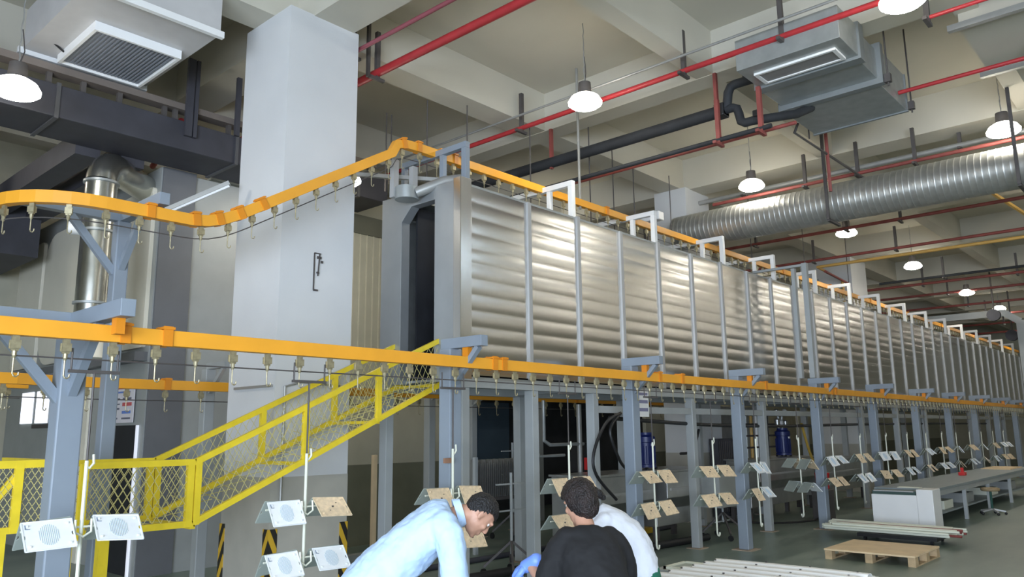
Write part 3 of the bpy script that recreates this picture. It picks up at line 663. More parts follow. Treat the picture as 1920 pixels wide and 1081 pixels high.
pipe([(6.0, 9.0, 7.05), (6.0, -8, 7.05)], .03, mat('purple_red_conduit', (.30, .08, .10), .45, .2), 'thin red and grey conduit above the thick red fire main', [(6.0, 8.3, 7.05)])
pipe([(9.45, 14, 6.95), (9.45, -8, 6.95)], .04, m_red, 'red sprinkler pipe passing behind the nearest bright lamp', [(9.45, 8.25, 6.95), (9.45, 5.15, 6.95), (9.45, 3.7, 6.95)])
pipe([(9.2, 14, 7.05), (9.2, -8, 7.05)], .018, m_greypipe, 'thin grey conduit above the red sprinkler pipe')
pipe([(11.9, 3.0, 6.75), (11.9, -6, 6.75)], .03, m_red, 'red pipe leaving the right side of the air unit', [(11.9, 1.3, 6.75)])
pipe([(9.95, 2.1, 6.8), (9.95, -6, 6.8)], .025, m_red, 'small red pipe end beside the nearest right lamp', [(9.95, 2.1, 6.8)])
pipe([(14.9, 7.6, 6.62), (14.9, -6, 6.62)], .035, m_brown, 'dull red pipe lying just above the spiral duct', [(14.9, 5.6, 6.62), (14.9, 4.6, 6.62), (14.9, 3.6, 6.62)])
pipe([(15.6, 14, 6.95), (15.6, -6, 6.95)], .05, m_greypipe, 'grey pipe high behind the spiral duct', [(15.6, 7.2, 6.95), (15.6, 3.0, 6.95)])
pipe([(18.9, 12, 6.6), (18.9, -6, 6.6)], .04, m_brown, 'dull red pipe beyond the spiral duct above the third lamp', [(18.9, 8.5, 6.6), (18.9, 6.2, 6.6), (18.9, 5.0, 6.6)], zc=7.2)
pipe([(22.0, 12, 6.6), (22.0, -6, 6.6)], .04, m_brown, 'dull red pipe above the yellow gas pipe', [(22, 8.2, 6.6), (22, 6, 6.6)], zc=7.2)
yg = mat('ochre_gas_pipe', (.62, .38, .10), .5)
pipe([(24.6, 8.35, 4.9), (24.6, 8.35, 6.4), (22.5, 8.3, 6.5), (22.5, -6, 6.5)], .045, yg, 'ochre yellow gas pipe turning down the far column')
pipe([(22.8, 8.2, 6.4), (24.9, 8.3, 6.35), (24.9, 8.3, 5.0)], .04, m_brown, 'dull red pipe turning down the far column')
pipe([(24.4, 9.0, 5.0), (24.4, 9.0, 6.5)], .05, m_greypipe, 'grey vertical pipe on the left of the far column')
pipe([(26.7, 7.9, 6.5), (26.7, -6, 6.5)], .04, m_dark, 'dark straight pipe above the fourth lamp', [(26.7, 6, 6.5)])
for k, (x, z_) in enumerate(((28.3, 6.6), (31.5, 6.7), (34.5, 6.6), (37.5, 6.5), (41, 6.5), (45, 6.5))):
    pipe([(x, 13, z_), (x, -6, z_)], .045, m_brown, 'distant dull red pipe, %s beyond the fourth lamp' % ORD[k], [(x, 7.0, z_), (x, 4.3, z_)])
pipe([(12.0, 4.55, 6.75), (12.0, 4.62, 6.6), (13.4, 4.58, 6.57), (14.9, 4.5, 6.5)], .022, m_angle, 'thin slanting drain pipe from the air unit down to the spiral duct')
pipe([(13.3, 4.58, 7.9), (13.3, 4.58, 5.9)], .03, m_brown, 'dull red vertical strut left of the spiral duct bracket')
tag(MB().bar((22.6, 2.7, 6.65), (17.6, 3.6, 7.2), .06, .06).build('diagonal_pipe', yg), 'ochre diagonal pipe under the right end of the spiral duct', 'pipe', 'pipes under the ceiling')
pipe([(-3, 9.9, 7.2), (2.2, 11.4, 7.0)], .06, m_red, 'red pipe crossing the top left corner')
pipe([(5.6, 13.6, 6.6), (4.9, 11.0, 6.5)], .05, m_red, 'red pipe behind the black duct near the column')
sdt = root('ceiling_duct', (11.6, 0, 6.9), 'pale beige duct on steel struts in the top right corner', 'duct')
g = MB(); pr_ = [(10.9, 6.98)]+[(11.65-.75*math.cos(math.radians(a)), 6.98+.75*math.sin(math.radians(a))) for a in range(15, 166, 15)]+[(12.4, 6.98)]
g.prism(pr_, -6, 1.95, 'Y'); g.build('duct_body', m_ceil, sdt, smooth=True)
for x in (10.75, 12.57): MB().box(x-.04, x+.04, -6, 2.05, 6.9, 6.98).build('strut', m_greypipe, sdt)
for k, x in enumerate((33., 36.)):
    f = root('ceiling_fan_heater', (x, 5.9, 5.9-.5*k), 'dark round device hanging in the distance near the far lamps, %s' % ('nearer one' if k == 0 else 'farther lower one'), 'device')
    MB().tube([(x, 5.9, 5.9-.5*k), (x-.2, 5.9, 5.9-.5*k)], .22, 16).build('drum', m_darkduct, f, smooth=True); MB().tube([(x, 5.9, 6-.5*k), (x, 5.9, 7.9)], .03, 6).build('hanger', m_angle, f)
jb = root('wall_unit', (13.2, 8, 5.8), 'white box unit on the wall behind the oven top', 'box'); MB().box(13.0, 13.2, 7.8, 8.25, 5.98, 6.15).build('housing', m_white, jb, bevel=.02); MB().box(13.05, 13.1, 8.1, 8.2, 4.95, 5.98).build('bracket', m_angle, jb)
# thin threaded rods hanging down to the conveyor
for k, (x, y, z0_, z1_) in enumerate(((7.9, 8.9, 5.4, 7.15), (8.4, 8.5, 5.4, 7.1), (9.6, 8.2, 5.4, 7.0), (10.6, 7.7, 5.4, 7.15), (11.6, 7.9, 5.4, 7.1), (12.6, 8.1, 5.4, 7.1), (13.8, 8.0, 5.4, 7.1), (7.4, 9.3, 5.6, 6.9), (7.5, 9.3, 5.6, 6.9), (17.5, 8.0, 5.5, 7.9), (20.5, 7.9, 5.5, 7.9), (23.8, 7.9, 5.5, 7.9))):
    tag(MB().tube([(x, y, z0_), (x, y, z1_)], .011, 6).build('threaded_rod', m_angle), 'thin vertical rod hanging over the oven, %s from the left' % ORD[k], 'rod', 'thin rods above the oven')
tag(MB().tube([(9.9, 7.4, 5.45), (9.9, 7.4, 7.9)], .022, 8).build('support_pole', m_greypipe), 'thicker grey pole from ceiling to oven top beside the nearest lamp', 'rod')
# wall lamp tube on column left
tl = root('strip_light', (4.35, 9.0, 4.9), 'short strip light fixed out from the left edge of the near column', 'lamp')
MB().bar((4.05, 9.35, 4.62), (4.62, 8.9, 5.0), .06, .05).build('batten', m_greypipe, tl); MB().bar((4.05, 9.35, 4.58), (4.62, 8.9, 4.96), .03, .03).build('tube', m_white, tl)
# entrance ironwork above the mouth
ei = root('drive_bracket', (6.5, 7.5, 5.0), 'white channels and round galvanised drum above the oven mouth', 'bracket')
MB().box(6.10, 6.18, 7.5, 7.58, 4.85, 5.35).build('channel', m_mull, ei); MB().box(6.35, 6.43, 7.42, 7.5, 5.0, 5.3).build('channel', m_mull, ei)
MB().lathe([(.15, 4.82), (.15, 4.98), (.14, 4.985)], (6.25, 7.42, 0), 24).build('drum', m_galv, ei, smooth=True)
MB().tube([(6.3, 7.3, 4.9), (6.55, 7.05, 5.05), (6.75, 6.95, 5.1)], .07, 12).build('hose', m_greypipe, ei, smooth=True)
MB().bar((5.7, 8.1, 5.2), (6.9, 7.3, 5.2), .05, .05).build('tie', m_greypipe, ei)

# ------------------------------------------------------------------ coating booth at left
bo = root('coating_booth', (4.9, 13, 0), 'white panelled powder coating booth with grey corner at the left', 'booth')
MB().box(4.8, 5.3, 11.32, 17.5, 0, 5.84).build('end_wall', m_boothg, bo)
MB().box(5.3, 7.0, 11.32, 11.6, 0, 5.8).build('side_wall', m_boothg, bo)
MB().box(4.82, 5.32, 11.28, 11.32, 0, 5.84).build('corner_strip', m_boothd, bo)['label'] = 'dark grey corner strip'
def rpanel(y0, y1, z0_, z1_, x, rr_, mt, nm, th=.06):
    pts = []
    for cy, cz, a0 in ((y1-rr_, z1_-rr_, 0), (y0+rr_, z1_-rr_, 90), (y0+rr_, z0_+rr_, 180), (y1-rr_, z0_+rr_, 270)):
        for q in range(0, 91, 15): a = math.radians(a0+q); pts.append((cy+rr_*math.cos(a), cz+rr_*math.sin(a)))
    return MB().prism(pts, x-th, x, 'X').build(nm, mt, bo, bevel=.006)
rpanel(11.42, 13.5, 3.15, 5.55, 4.8, .06, m_booth, 'upper_panel'); rpanel(13.65, 15.9, 3.15, 5.55, 4.8, .5, m_booth, 'upper_panel'); rpanel(16.05, 17.4, 3.15, 5.5, 4.8, .1, m_booth, 'upper_panel')
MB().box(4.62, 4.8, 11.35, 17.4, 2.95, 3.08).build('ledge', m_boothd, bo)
MB().box(4.76, 4.8, 13.3, 13.5, 0, 2.9).build('frame_strip', m_booth, bo)
MB().box(4.785, 4.8, 11.5, 12.35, 0, 2.05).build('doorway', m_inner, bo)['label'] = 'dark doorway'
MB().box(4.77, 4.8, 11.46, 11.5, 0, 2.05).build('door_edge', mat('lit_gap', (.85, .85, .9), .4, emis=(.85, .88, 1, .25)), bo)['label'] = 'bright strip light at the door edge'  # emission put in for light showing through the door gaps, no lamp here
MB().box(4.77, 4.8, 12.87, 12.91, 0, 2.08).build('door_edge', MATS['lit_gap'], bo)['label'] = 'bright strip beside the post'
for y in (13.6, 14.4, 15.2, 16.0): MB().box(4.78, 4.8, y, y+.6, 2.14, 2.7).build('lit_window', mat('lit_window_glow', (.8, .82, .88), .3, emis=(.8, .86, 1, .9)), bo)['label'] = 'lit white window strip'
MB().box(4.77, 4.8, 13.7, 15.9, 2.05, 2.12).build('window_sill', m_angle, bo)
sg = root('notice_sign', (4.77, 12.05, 2.1), 'printed notice sign in red, grey and blue above the dark booth doorway', 'sign')
MB().box(4.765, 4.78, 11.62, 12.5, 2.09, 2.66).build('board', m_paper, sg)
def ink(y0, y1, z0_, z1_, mt, nm='printing'): MB().box(4.762, 4.765, y0, y1, z0_, z1_).build(nm, mt, sg)
ink(11.7, 12.4, 2.58, 2.625, m_inkr); ink(11.75, 12.3, 2.52, 2.545, m_inkb); ink(12.1, 12.42, 2.42, 2.45, m_ink); ink(11.7, 12.0, 2.42, 2.45, m_ink)
ink(12.1, 12.42, 2.35, 2.37, m_ink); ink(12.1, 12.42, 2.28, 2.31, m_ink); ink(11.68, 12.0, 2.33, 2.38, m_inkr); ink(11.7, 12.0, 2.22, 2.26, m_inkb); ink(12.15, 12.4, 2.14, 2.165, m_ink); ink(11.7, 12.0, 2.14, 2.165, m_ink)
# dark clutter high at far left
tag(MB().box(-4, 4.4, 15.2, 17.5, 5.0, 6.1).box(-4, 3.2, 14.6, 15.2, 5.3, 6.0).build('filter_housing', m_darkduct), 'dark filter housing high up at the far left edge', 'duct')  # made-up duct boxes that fill in the dark clutter
tag(MB().box(2.6, 2.9, 14.2, 14.5, 6.0, 6.9).build('red_panel_box', m_redp), 'red box high behind the black duct', 'box')

# ------------------------------------------------------------------ machines under the oven
def tank(x0, x1, y0, y1, zt_, label):
    r = root('washing_tank', ((x0+x1)/2, (y0+y1)/2, 0), label, 'tank', 'stainless washing tanks')
    g = MB(); g.prism([(y0, zt_), (y0, zt_-.42), (y0+.22, zt_-.62), (y0+.22, .3), (y1, .3), (y1, zt_)], x0, x1, 'X'); g.build('tank_body', m_tank, r, bevel=.01)
    MB().box(x0-.03, x1+.03, y0-.03, y1+.03, zt_, zt_+.03).build('rim', m_tank, r)
    for x in (x0+.08, x1-.08):
        for y in (y0+.3, y1-.08): MB().box(x-.04, x+.04, y-.04, y+.04, 0, .3).build('leg', m_angle, r)
    MB().box(x0+.1, x1-.1, y0-.012, y0, zt_-.3, zt_-.26).build('seam', m_mull, r)
    return r
tank(9.75, 11.45, 7.2, 8.0, 1.2, 'stainless tank behind the two bent women')
tank(11.7, 13.3, 7.1, 8.0, 1.2, 'stainless tank right of the women, carrying a blue motor')
tank(15.55, 18.4, 7.25, 8.0, 1.25, 'long stainless tank on castors right of the third conveyor post')
tank(19.4, 23.2, 7.5, 8.2, 1.1, 'farther stainless tank behind the hanging plates')
hd = root('tank_hood', (17.4, 8.8, 0), 'tall scuffed stainless hood behind the long tank', 'hood'); MB().box(16.15, 18.7, 8.4, 9.3, 0, 2.4).build('hood_body', m_tank, hd)
MB().box(16.9, 17.02, 8.36, 8.4, 1.1, 2.3).build('support_strip', m_greyframe, hd)
def motor(x, y, z_, label, s_=1.):
    r = root('motor', (x, y, z_), label, 'motor', 'dark blue pump motors')
    MB().lathe([(.17*s_, 0), (.17*s_, .05*s_), (.15*s_, .06*s_), (.15*s_, .42*s_), (.17*s_, .43*s_), (.17*s_, .52*s_), (.12*s_, .56*s_), (.12*s_, .6*s_)], (x, y, z_+.03), 20).build('housing', m_blue, r, smooth=True)
    g = MB()
    for k in range(20): a = 2*PI*k/20; g.box(x+.16*s_*math.cos(a)-.006, x+.16*s_*math.cos(a)+.006, y+.16*s_*math.sin(a)-.006, y+.16*s_*math.sin(a)+.006, z_+.1, z_+.4*s_)
    g.build('cooling_fins', m_blue, r); MB().cbox((x-.05, y-.17*s_, z_+.42*s_), .06, .02, .04).build('name_plate', m_white, r)
    g = MB()
    for dx in (-.14, .14):
        for dy in (-.1, .1): g.box(x+dx*s_-.02, x+dx*s_+.02, y+dy-.02, y+dy+.02, z_, z_+.04)
    g.build('foot', m_black, r)
motor(11.95, 7.65, 1.23, 'dark blue pump motor on the tank behind the second conveyor post'); motor(17.6, 7.6, 1.28, 'smaller looking blue motor on the long tank near the coloured pipes')
def hose(pts, label, r=.022, mt=None):
    P = [Vector(p) for p in pts]; out = []
    for i in range(len(P)-1):
        p0 = P[max(i-1, 0)]; p1 = P[i]; p2 = P[i+1]; p3 = P[min(i+2, len(P)-1)]
        for k in range(6):
            t = k/6; out.append(.5*((2*p1)+(-p0+p2)*t+(2*p0-5*p1+4*p2-p3)*t*t+(-p0+3*p1-3*p2+p3)*t**3))
    out.append(P[-1]); return tag(MB().tube(out, r, 8).build('hose', mt or m_black, smooth=True), label, 'hose', 'hoses under the oven')
hose([(9.6, 6.55, 2.15), (9.15, 6.5, 2.0), (8.85, 6.5, 1.6), (8.9, 6.5, 1.3), (9.35, 6.5, .95)], 'long black hose looping down in front of the second oven leg')
hose([(9.6, 6.55, 2.15), (9.25, 6.5, 1.9), (9.45, 6.5, 1.5), (9.7, 6.55, 1.35)], 'short black hose beside the blue motor')
hose([(12.0, 7.0, 1.5), (12.25, 6.9, 1.55), (12.5, 6.9, 1.9)], 'black hose curling from the right of the blue motor')
hose([(9.6, 6.75, 2.08), (12.5, 6.75, 1.98), (15.5, 6.75, 1.95), (20, 6.75, 1.98), (26, 6.75, 2.0), (34, 6.75, 2.0)], 'long dark cable slung below the oven tie beam', .03)
hose([(17.0, 6.9, 2.0), (17.4, 6.9, 1.3), (17.8, 6.8, .7), (17.9, 6.8, .3)], 'yellow hose hanging in front of the fourth conveyor post', .03, mat('ochre_hose', (.5, .33, .06), .5))
# piping cluster
pc = root('pipe_cluster', (10.4, 8.4, 1.2), 'galvanised pipes and valves on the tank under the oven', 'piping')
MB().tube([(9.95, 8.3, 2.4), (9.95, 8.3, 1.75), (10.1, 8.3, 1.68), (11.0, 8.3, 1.68)], .03, 10).build('elbow_pipe', m_galv, pc, smooth=True)
MB().tube([(9.85, 8.4, 2.3), (9.85, 8.4, 1.6), (9.95, 8.4, 1.5), (10.6, 8.4, 1.5)], .025, 10).build('return_pipe', m_galv, pc, smooth=True)
MB().tube([(10.9, 8.3, 2.35), (10.9, 8.3, 1.2)], .045, 10).build('riser', m_greypipe, pc, smooth=True)
MB().cbox((11.3, 8.5, 1.45), .5, .35, .5).build('pump_block', m_black, pc); MB().cbox((10.95, 8.2, 1.35), .06, .06, .2).build('valve_handle', m_redp, pc)
p2 = root('pipe_cluster', (17, 8.6, 1.3), 'tangle of coloured pipes and valves behind the blue motor', 'piping')
for k, (x, mt) in enumerate(((16.3, m_galv), (16.55, yg), (16.8, m_white), (17.05, yg), (17.35, m_dark), (18.0, m_galv), (18.2, m_galv))):
    MB().tube([(x, 7.86, 1.27), (x+.03, 7.86, 2.3)], .035, 8).build('riser', mt, p2, smooth=True)
g = MB()
for z_ in (1.5, 1.75, 2.0, 2.2): g.tube([(16.2, 7.81, z_), (18.25, 7.81, z_)], .022, 6)
g.build('cross_pipes', m_angle, p2)
for k, (x, z_) in enumerate(((17.7, 1.98), (17.9, 1.95), (17.7, 2.2), (18.15, 1.7), (18.15, 1.95), (18.15, 2.2))): MB().lathe([(.06, 0), (.06, .12), (.03, .15)], (x, 7.75, z_), 12).build('filter_bowl', m_white if k % 2 else m_tank, p2, smooth=True)
# parts rack & carts beneath
rk = root('parts_rack', (9.3, 9.2, 0), 'rack of thin metal strips standing in the dark bay', 'rack')
g = MB()
for i in range(26): g.box(9.2+i*.05, 9.212+i*.05, 9.1, 9.5, .85, 1.42+.03*math.sin(i*2.1))
g.build('metal_strips', m_tank, rk)
for x in (9.15, 10.5): MB().box(x-.03, x+.03, 9.05, 9.11, 0, 1.5).build('post', m_greyframe, rk)
MB().box(9.15, 10.5, 9.05, 9.1, .8, .85).build('shelf', m_angle, rk)
def cart(x, y, label, tall):
    r = root('parts_trolley', (x, y, 0), label, 'trolley', 'wheeled parts trolleys')
    MB().tube([(x, y, .28), (x, y, tall)], .02, 8).build('mast', m_greyframe, r)
    for k in range(4):
        a = PI/4+k*PI/2; l_ = MB().bar((x, y, .45), (x+.38*math.cos(a), y+.38*math.sin(a), .12), .03, .03).build('leg', m_angle, r)
        MB().tube([(x+.38*math.cos(a)-.015, y+.38*math.sin(a), .05), (x+.38*math.cos(a)+.015, y+.38*math.sin(a), .05)], .05, 12).build('castor', m_black, l_)
    for z_ in (tall-.5, tall-.15): MB().bar((x-.3, y, z_), (x+.3, y, z_), .02, .02).build('crossbar', m_greyframe, r)
    return r
cart(8.15, 7.4, 'wheeled trolley right of the man in pale blue, standing behind the front rail', 1.35)
cart(10.95, 9.9, 'trolley with thin mast inside the dark bay', 1.7)
c2 = cart(13.2, 6.9, 'wheeled trolley loaded with boxes between the second and third posts', .8)
MB().box(12.85, 13.6, 6.75, 7.15, .55, 1.25).build('grey_box', m_boothg, c2); MB().box(12.5, 12.85, 6.7, 6.95, .72, .78).build('flat_part', m_cream, c2)
c3 = root('dark_cabinet', (15.8, 8.1, 0), 'dark ridged cabinet beside the scuffed hood', 'cabinet'); MB().box(15.35, 16.2, 8.04, 8.24, .1, 1.7).build('cabinet_body', m_darkduct, c3); 
g = MB()
for i in range(9): g.box(15.40+i*.085, 15.42+i*.085, 8.025, 8.04, .2, 1.65)
g.build('ridges', m_angle, c3)
tag(MB().lathe([(.09, 0), (.13, .02), (.15, .32), (.155, .34)], (17.15, 6.6, .62), 18).build('bucket', m_redp, smooth=True), 'red bucket hung behind the hanging plates', 'bucket')
tag(MB().box(17.0, 17.35, 6.45, 6.8, 0, .62).build('bucket_stand', m_angle, bevel=.01), 'small dark stand under the red bucket', 'stand')
# floor rails / pipe on the floor
tag(MB().tube([(5.9, 7.6, .06), (12.8, 7.0, .06)], .06, 12).build('floor_pipe', m_black, smooth=True), 'thick black pipe lying on the floor behind the workers', 'pipe')
tag(MB().tube([(6.5, 8.6, .04), (14.0, 8.35, .04)], .04, 10).build('floor_pipe', m_darkduct, smooth=True), 'thinner dark pipe lying on the floor nearer the tanks', 'pipe')
tag(MB().box(6.2, 9.3, 9.9, 10.05, 0, .12).build('floor_kerb', m_boothg), 'grey kerb on the floor before the enclosure wall', 'kerb')
tag(MB().box(7.05, 7.11, 9.0, 9.06, 0, 1.6).build('wooden_stick', m_wood), 'tall wooden stick standing left of the oven corner post', 'stick')
# small white sign on the oven beam
s2 = root('paper_sign', (9.7, 6.5, 2.15), 'small white printed sign hanging from the oven beam', 'sign')
MB().box(10.05, 10.38, 6.56, 6.575, 2.1, 2.5).build('board', m_white, s2)
g = MB()
for z_, h_ in ((2.42, .04), (2.30, .05), (2.18, .05)): g.box(10.08, 10.35, 6.555, 6.56, z_, z_+h_)
g.build('printing', mat('violet_grey_ink', (.22, .22, .34), .6), s2)
tag(MB().cbox((5.55, 5.89, 1.62), .11, .03, .05).build('hand_tool', mat('tan_leather', (.30, .16, .10), .6)), 'brown strap tied round the conveyor post above the man', 'strap')

# ------------------------------------------------------------------ right foreground
pl = root('pallet', (12.6, 4.05, 0), 'pale wooden pallet with plywood top lying on the floor', 'pallet')
MB().box(12.05, 13.3, 3.45, 4.7, .125, .15).build('top_board', m_wood, pl, bevel=.004)
for y in (3.5, 4.07, 4.64):
    for x in (12.13, 12.67, 13.2): MB().box(x-.07, x+.07, y-.05, y+.05, .02, .125).build('block', m_wood2, pl)
for y in (3.5, 4.07, 4.64): MB().box(12.06, 13.28, y-.05, y+.05, 0, .02).build('bottom_board', m_wood2, pl)
rb = root('dolly', (14.9, 4.5, 0), 'low black dolly under the bundle of rods', 'dolly')
MB().box(14.35, 15.15, 3.75, 5.0, .07, .13).build('deck', m_black, rb)
for x, y in ((14.45, 3.85), (15.05, 3.85), (14.45, 4.9), (15.05, 4.9)): MB().tube([(x, y-.02, .035), (x, y+.02, .035)], .035, 10).build('wheel', m_black, rb)
rnd = random.Random(5)
rproto = None
for i in range(24):
    x = 14.42+(i % 8)*.085; z_ = .152+(i//8)*.04; mt = m_brown if i in (2, 7, 12, 19) else m_cream
    dy = rnd.uniform(-.12, .12)
    o = MB().tube([(x+rnd.uniform(-.03, .03), 3.55+dy, z_), (x+rnd.uniform(-.03, .03), 5.55+dy, z_+.01)], .02, 8).build('coated_rod', mt, smooth=True)
    pass
    tag(o, 'cream coated rod lying in the bundle on the black dolly' if i not in (2, 7, 12, 19) else 'rusty brown rod lying in the bundle on the black dolly', 'rod', 'rods bundled on the dolly, cream' if i not in (2, 7, 12, 19) else 'rods bundled on the dolly, rusty')
# long work bench
wbn = root('work_bench', (21.5, 4.75, 0), 'long grey work bench running towards the back right', 'bench')
MB().box(16.5, 26.6, 4.28, 5.35, .70, .75).build('bench_top', m_table, wbn, bevel=.006)
MB().box(16.55, 26.5, 4.3, 4.34, .60, .70).build('apron', m_greyframe, wbn)
for x in (17.0, 19.0, 21.2, 23.6, 26.3):
    for y in (4.34, 5.25): MB().box(x-.035, x+.035, y-.035, y+.035, 0, .70).build('leg', m_greyframe, wbn)
MB().box(17.0, 26.3, 4.4, 5.2, .22, .25).build('lower_shelf', m_table, wbn)
for k, x in enumerate((18.0, 19.8, 22.3, 24.5)):
    tag(MB().box(x, x+.7, 4.5, 5.1, .25, .42+.04*(k % 2)).build('parts_tray', m_boothg if k % 2 else m_cream, bevel=.01), 'tray of parts on the lower shelf of the bench, %s from the near end' % ORD[k], 'tray', 'trays under the bench')
cb = root('white_cabinet', (16.3, 4.75, 0), 'white metal cabinet standing at the near end of the bench', 'cabinet')
MB().box(16.0, 16.45, 4.45, 5.25, 0, .66).build('cabinet_body', m_white, cb, bevel=.01)
MB().box(16.02, 16.43, 4.47, 5.23, .66, .73).build('dark_top_gap', mat('dark_green_tray', (.06, .10, .09), .3), cb); MB().box(15.99, 16.05, 4.5, 5.2, .715, .735).build('chrome_strip', m_mull, cb)
MB().box(15.98, 16.5, 4.17, 4.45, 0, .77).build('side_pedestal', m_white, cb, bevel=.012)
for k in range(4): tag(MB().box(16.6+.05*k, 16.64+.05*k, 4.55, 4.95, .75, .765).build('metal_strip', m_cream), 'loose cream strip lying on the near end of the bench', 'strip', 'loose strips on the bench')
rd = root('red_clamp', (21.5, 4.9, .75), 'small red tool standing on the grey bench', 'tool'); MB().box(21.42, 21.62, 4.84, 4.98, .75, .83).build('tool_body', m_redp, rd, bevel=.01); MB().box(21.5, 21.55, 4.88, 4.94, .83, .93).build('handle', m_redp, rd)
tag(MB().box(24.8, 26.4, 4.5, 5.2, .75, .775).build('wooden_board', m_wood), 'pale board lying on the far end of the grey bench', 'board')
b2 = root('work_bench', (27.5, 3.6, 0), 'second bench with pale wooden top at the right edge', 'bench')
MB().box(26.8, 29, 3.0, 4.1, .7, .75).build('bench_top', m_wood, b2)
for x in (26.9, 28.9):
    for y in (3.1, 4.0): MB().box(x-.04, x+.04, y-.04, y+.04, 0, .7).build('leg', m_greyframe, b2)
st = root('stool', (20.2, 4.1, 0), 'round stool with worn tan seat beside the bench', 'stool')
MB().lathe([(.17, .5), (.19, .52), (.19, .55), (.17, .57)], (20.2, 4.1, 0), 20).build('seat', mat('worn_tan_vinyl', (.30, .22, .12), .6), st, smooth=True)
MB().tube([(20.2, 4.1, .1), (20.2, 4.1, .5)], .025, 10).build('column', mat('dark_green_metal', (.02, .08, .06), .4), st)
for k in range(5): a = 2*PI*k/5; l_ = MB().bar((20.2, 4.1, .12), (20.2+.25*math.cos(a), 4.1+.25*math.sin(a), .07), .03, .03).build('foot', m_mull, st); MB().ell((20.2+.25*math.cos(a), 4.1+.25*math.sin(a), .03), .03, .03, .03).build('castor', m_black, l_)
# ribbed white sheets
def ribbed(x0, x1, y0, y1, z_, label, nr=9, ang=0.):
    r = root('ribbed_sheet', ((y0+y1)/2, (x0+x1)/2, z_), label, 'ribbed sheet', 'white ribbed sheets')
    prof = []; p = (y1-y0)/nr
    for i in range(nr): y = y0+i*p; prof += [(y, 0), (y+p*.15, .004), (y+p*.25, .028), (y+p*.45, .034), (y+p*.62, .028), (y+p*.75, .004)]
    prof.append((y1, 0)); g = MB(); n = len(prof); NX = 12
    for k in range(NX+1):
        x = x0+(x1-x0)*k/NX; sag = -.02*((k/NX)**2)
        for (y, zz) in prof: g.v.append(Vector((y, x, z_+zz+sag)))
        for (y, zz) in prof: g.v.append(Vector((y, x, z_+zz+sag-.004)))
    for k in range(NX):
        for j in range(n-1):
            a = k*2*n+j; g.f.append((a, a+1, a+2*n+1, a+2*n)); a += n; g.f.append((a, a+2*n, a+2*n+1, a+1))
    for k in (0, NX):
        for j in range(n-1): a = k*2*n+j; g.f.append((a, a+n, a+n+1, a+1))
    g.build('sheet', m_white, r, smooth=True)
    g = MB()
    for i in range(nr):
        for k in range(4): g.cbox((y0+i*p+p*.45, x0+.1+k*(x1-x0-.2)/3, z_+.032), .014, .014, .01)
    g.build('screw_heads', m_angle, r); r.rotation_euler = (0, 0, ang); return r
wt = root('work_table', (6.6, 3.2, 0), 'low table under the white ribbed sheets', 'table')
MB().box(5.6, 7.5, 2.3, 3.9, .55, .60).build('table_top', m_table, wt)
for x in (5.7, 7.4):
    for y in (2.4, 3.8): MB().box(x-.03, x+.03, y-.03, y+.03, 0, .55).build('leg', m_greyframe, wt)
ribbed(2.38, 3.8, 5.6, 7.4, .61, 'lowest white ribbed sheet of the stack in the foreground', ang=.03)
ribbed(2.45, 3.9, 5.55, 7.3, .655, 'topmost white ribbed sheet of the foreground stack', ang=-.04)
fr = root('wire_frame', (6.9, 4.05, .6), 'small mesh frame lying left of the ribbed sheets', 'frame')
g = MB()
for a in ((6.75, 7.15, 3.86, 3.89), (6.75, 7.15, 4.15, 4.18), (6.75, 6.78, 3.86, 4.18), (7.12, 7.15, 3.86, 4.18)): g.box(*a, .60, .625)
g.build('frame', m_cream, fr); MB().box(6.78, 7.12, 3.89, 4.15, .605, .61).build('mesh', m_plateg, fr)
tag(MB().box(6.7, 7.2, 3.9, 4.25, .0, .60).build('support_box', m_boothg), 'plain box under the small mesh frame', 'box')
wq = hose([(15.2, 8.0, .05), (15.6, 7.0, .04), (16.6, 6.6, .04), (17.5, 6.9, .04)], 'thin dark hose lying on the floor under the long tank', .02)
tag(MB().box(12.55, 12.95, 8.2, 8.5, .02, .13).build('handle_tool', mat('yellow_plastic', (.75, .45, .03), .5), bevel=.02), 'yellow tool lying on the floor under the tank', 'tool')
# ------------------------------------------------------------------ people
def crom(P, n=6):
    P = [Vector(p) for p in P]; out = []
    for i in range(len(P)-1):
        p0 = P[max(i-1, 0)]; p1 = P[i]; p2 = P[i+1]; p3 = P[min(i+2, len(P)-1)]
        for k in range(n):
            t = k/n; out.append(.5*((2*p1)+(-p0+p2)*t+(2*p0-5*p1+4*p2-p3)*t*t+(-p0+3*p1-3*p2+p3)*t**3))
    out.append(P[-1]); return out
def sloft(g, pts, n=20, cap=True):
    # pts: (f, s, u, half_side, half_depth): elliptical sections along a spine in the person's frame
    C3 = crom([p[:3] for p in pts]); R3 = crom([(p[3], p[4], 0) for p in pts]); i0 = len(g.v); side = Vector((0, 1, 0))
    for k, c in enumerate(C3):
        d = (C3[min(k+1, len(C3)-1)]-C3[max(k-1, 0)]).normalized(); sd = (side-d*side.dot(d)).normalized(); q = d.cross(sd)
        for j in range(n): t = 2*PI*j/n; g.v.append(c+sd*R3[k][0]*math.cos(t)+q*R3[k][1]*math.sin(t))
    for k in range(len(C3)-1):
        for j in range(n): a = i0+k*n+j; b = i0+k*n+(j+1) % n; g.f.append((a, a+n, b+n, b))
    if cap: g.f.append(tuple(i0+j for j in range(n))); g.f.append(tuple(i0+(len(C3)-1)*n+j for j in reversed(range(n))))
def limb(g, pts, n=14):
    C3 = crom([p[:3] for p in pts]); R3 = crom([(p[3], 0, 0) for p in pts]); g.tube(C3, [max(.003, r[0]) for r in R3], n)
    g.ell(C3[0], R3[0][0], R3[0][0], R3[0][0]); e = R3[-1][0]; g.ell(C3[-1], e, e, e)
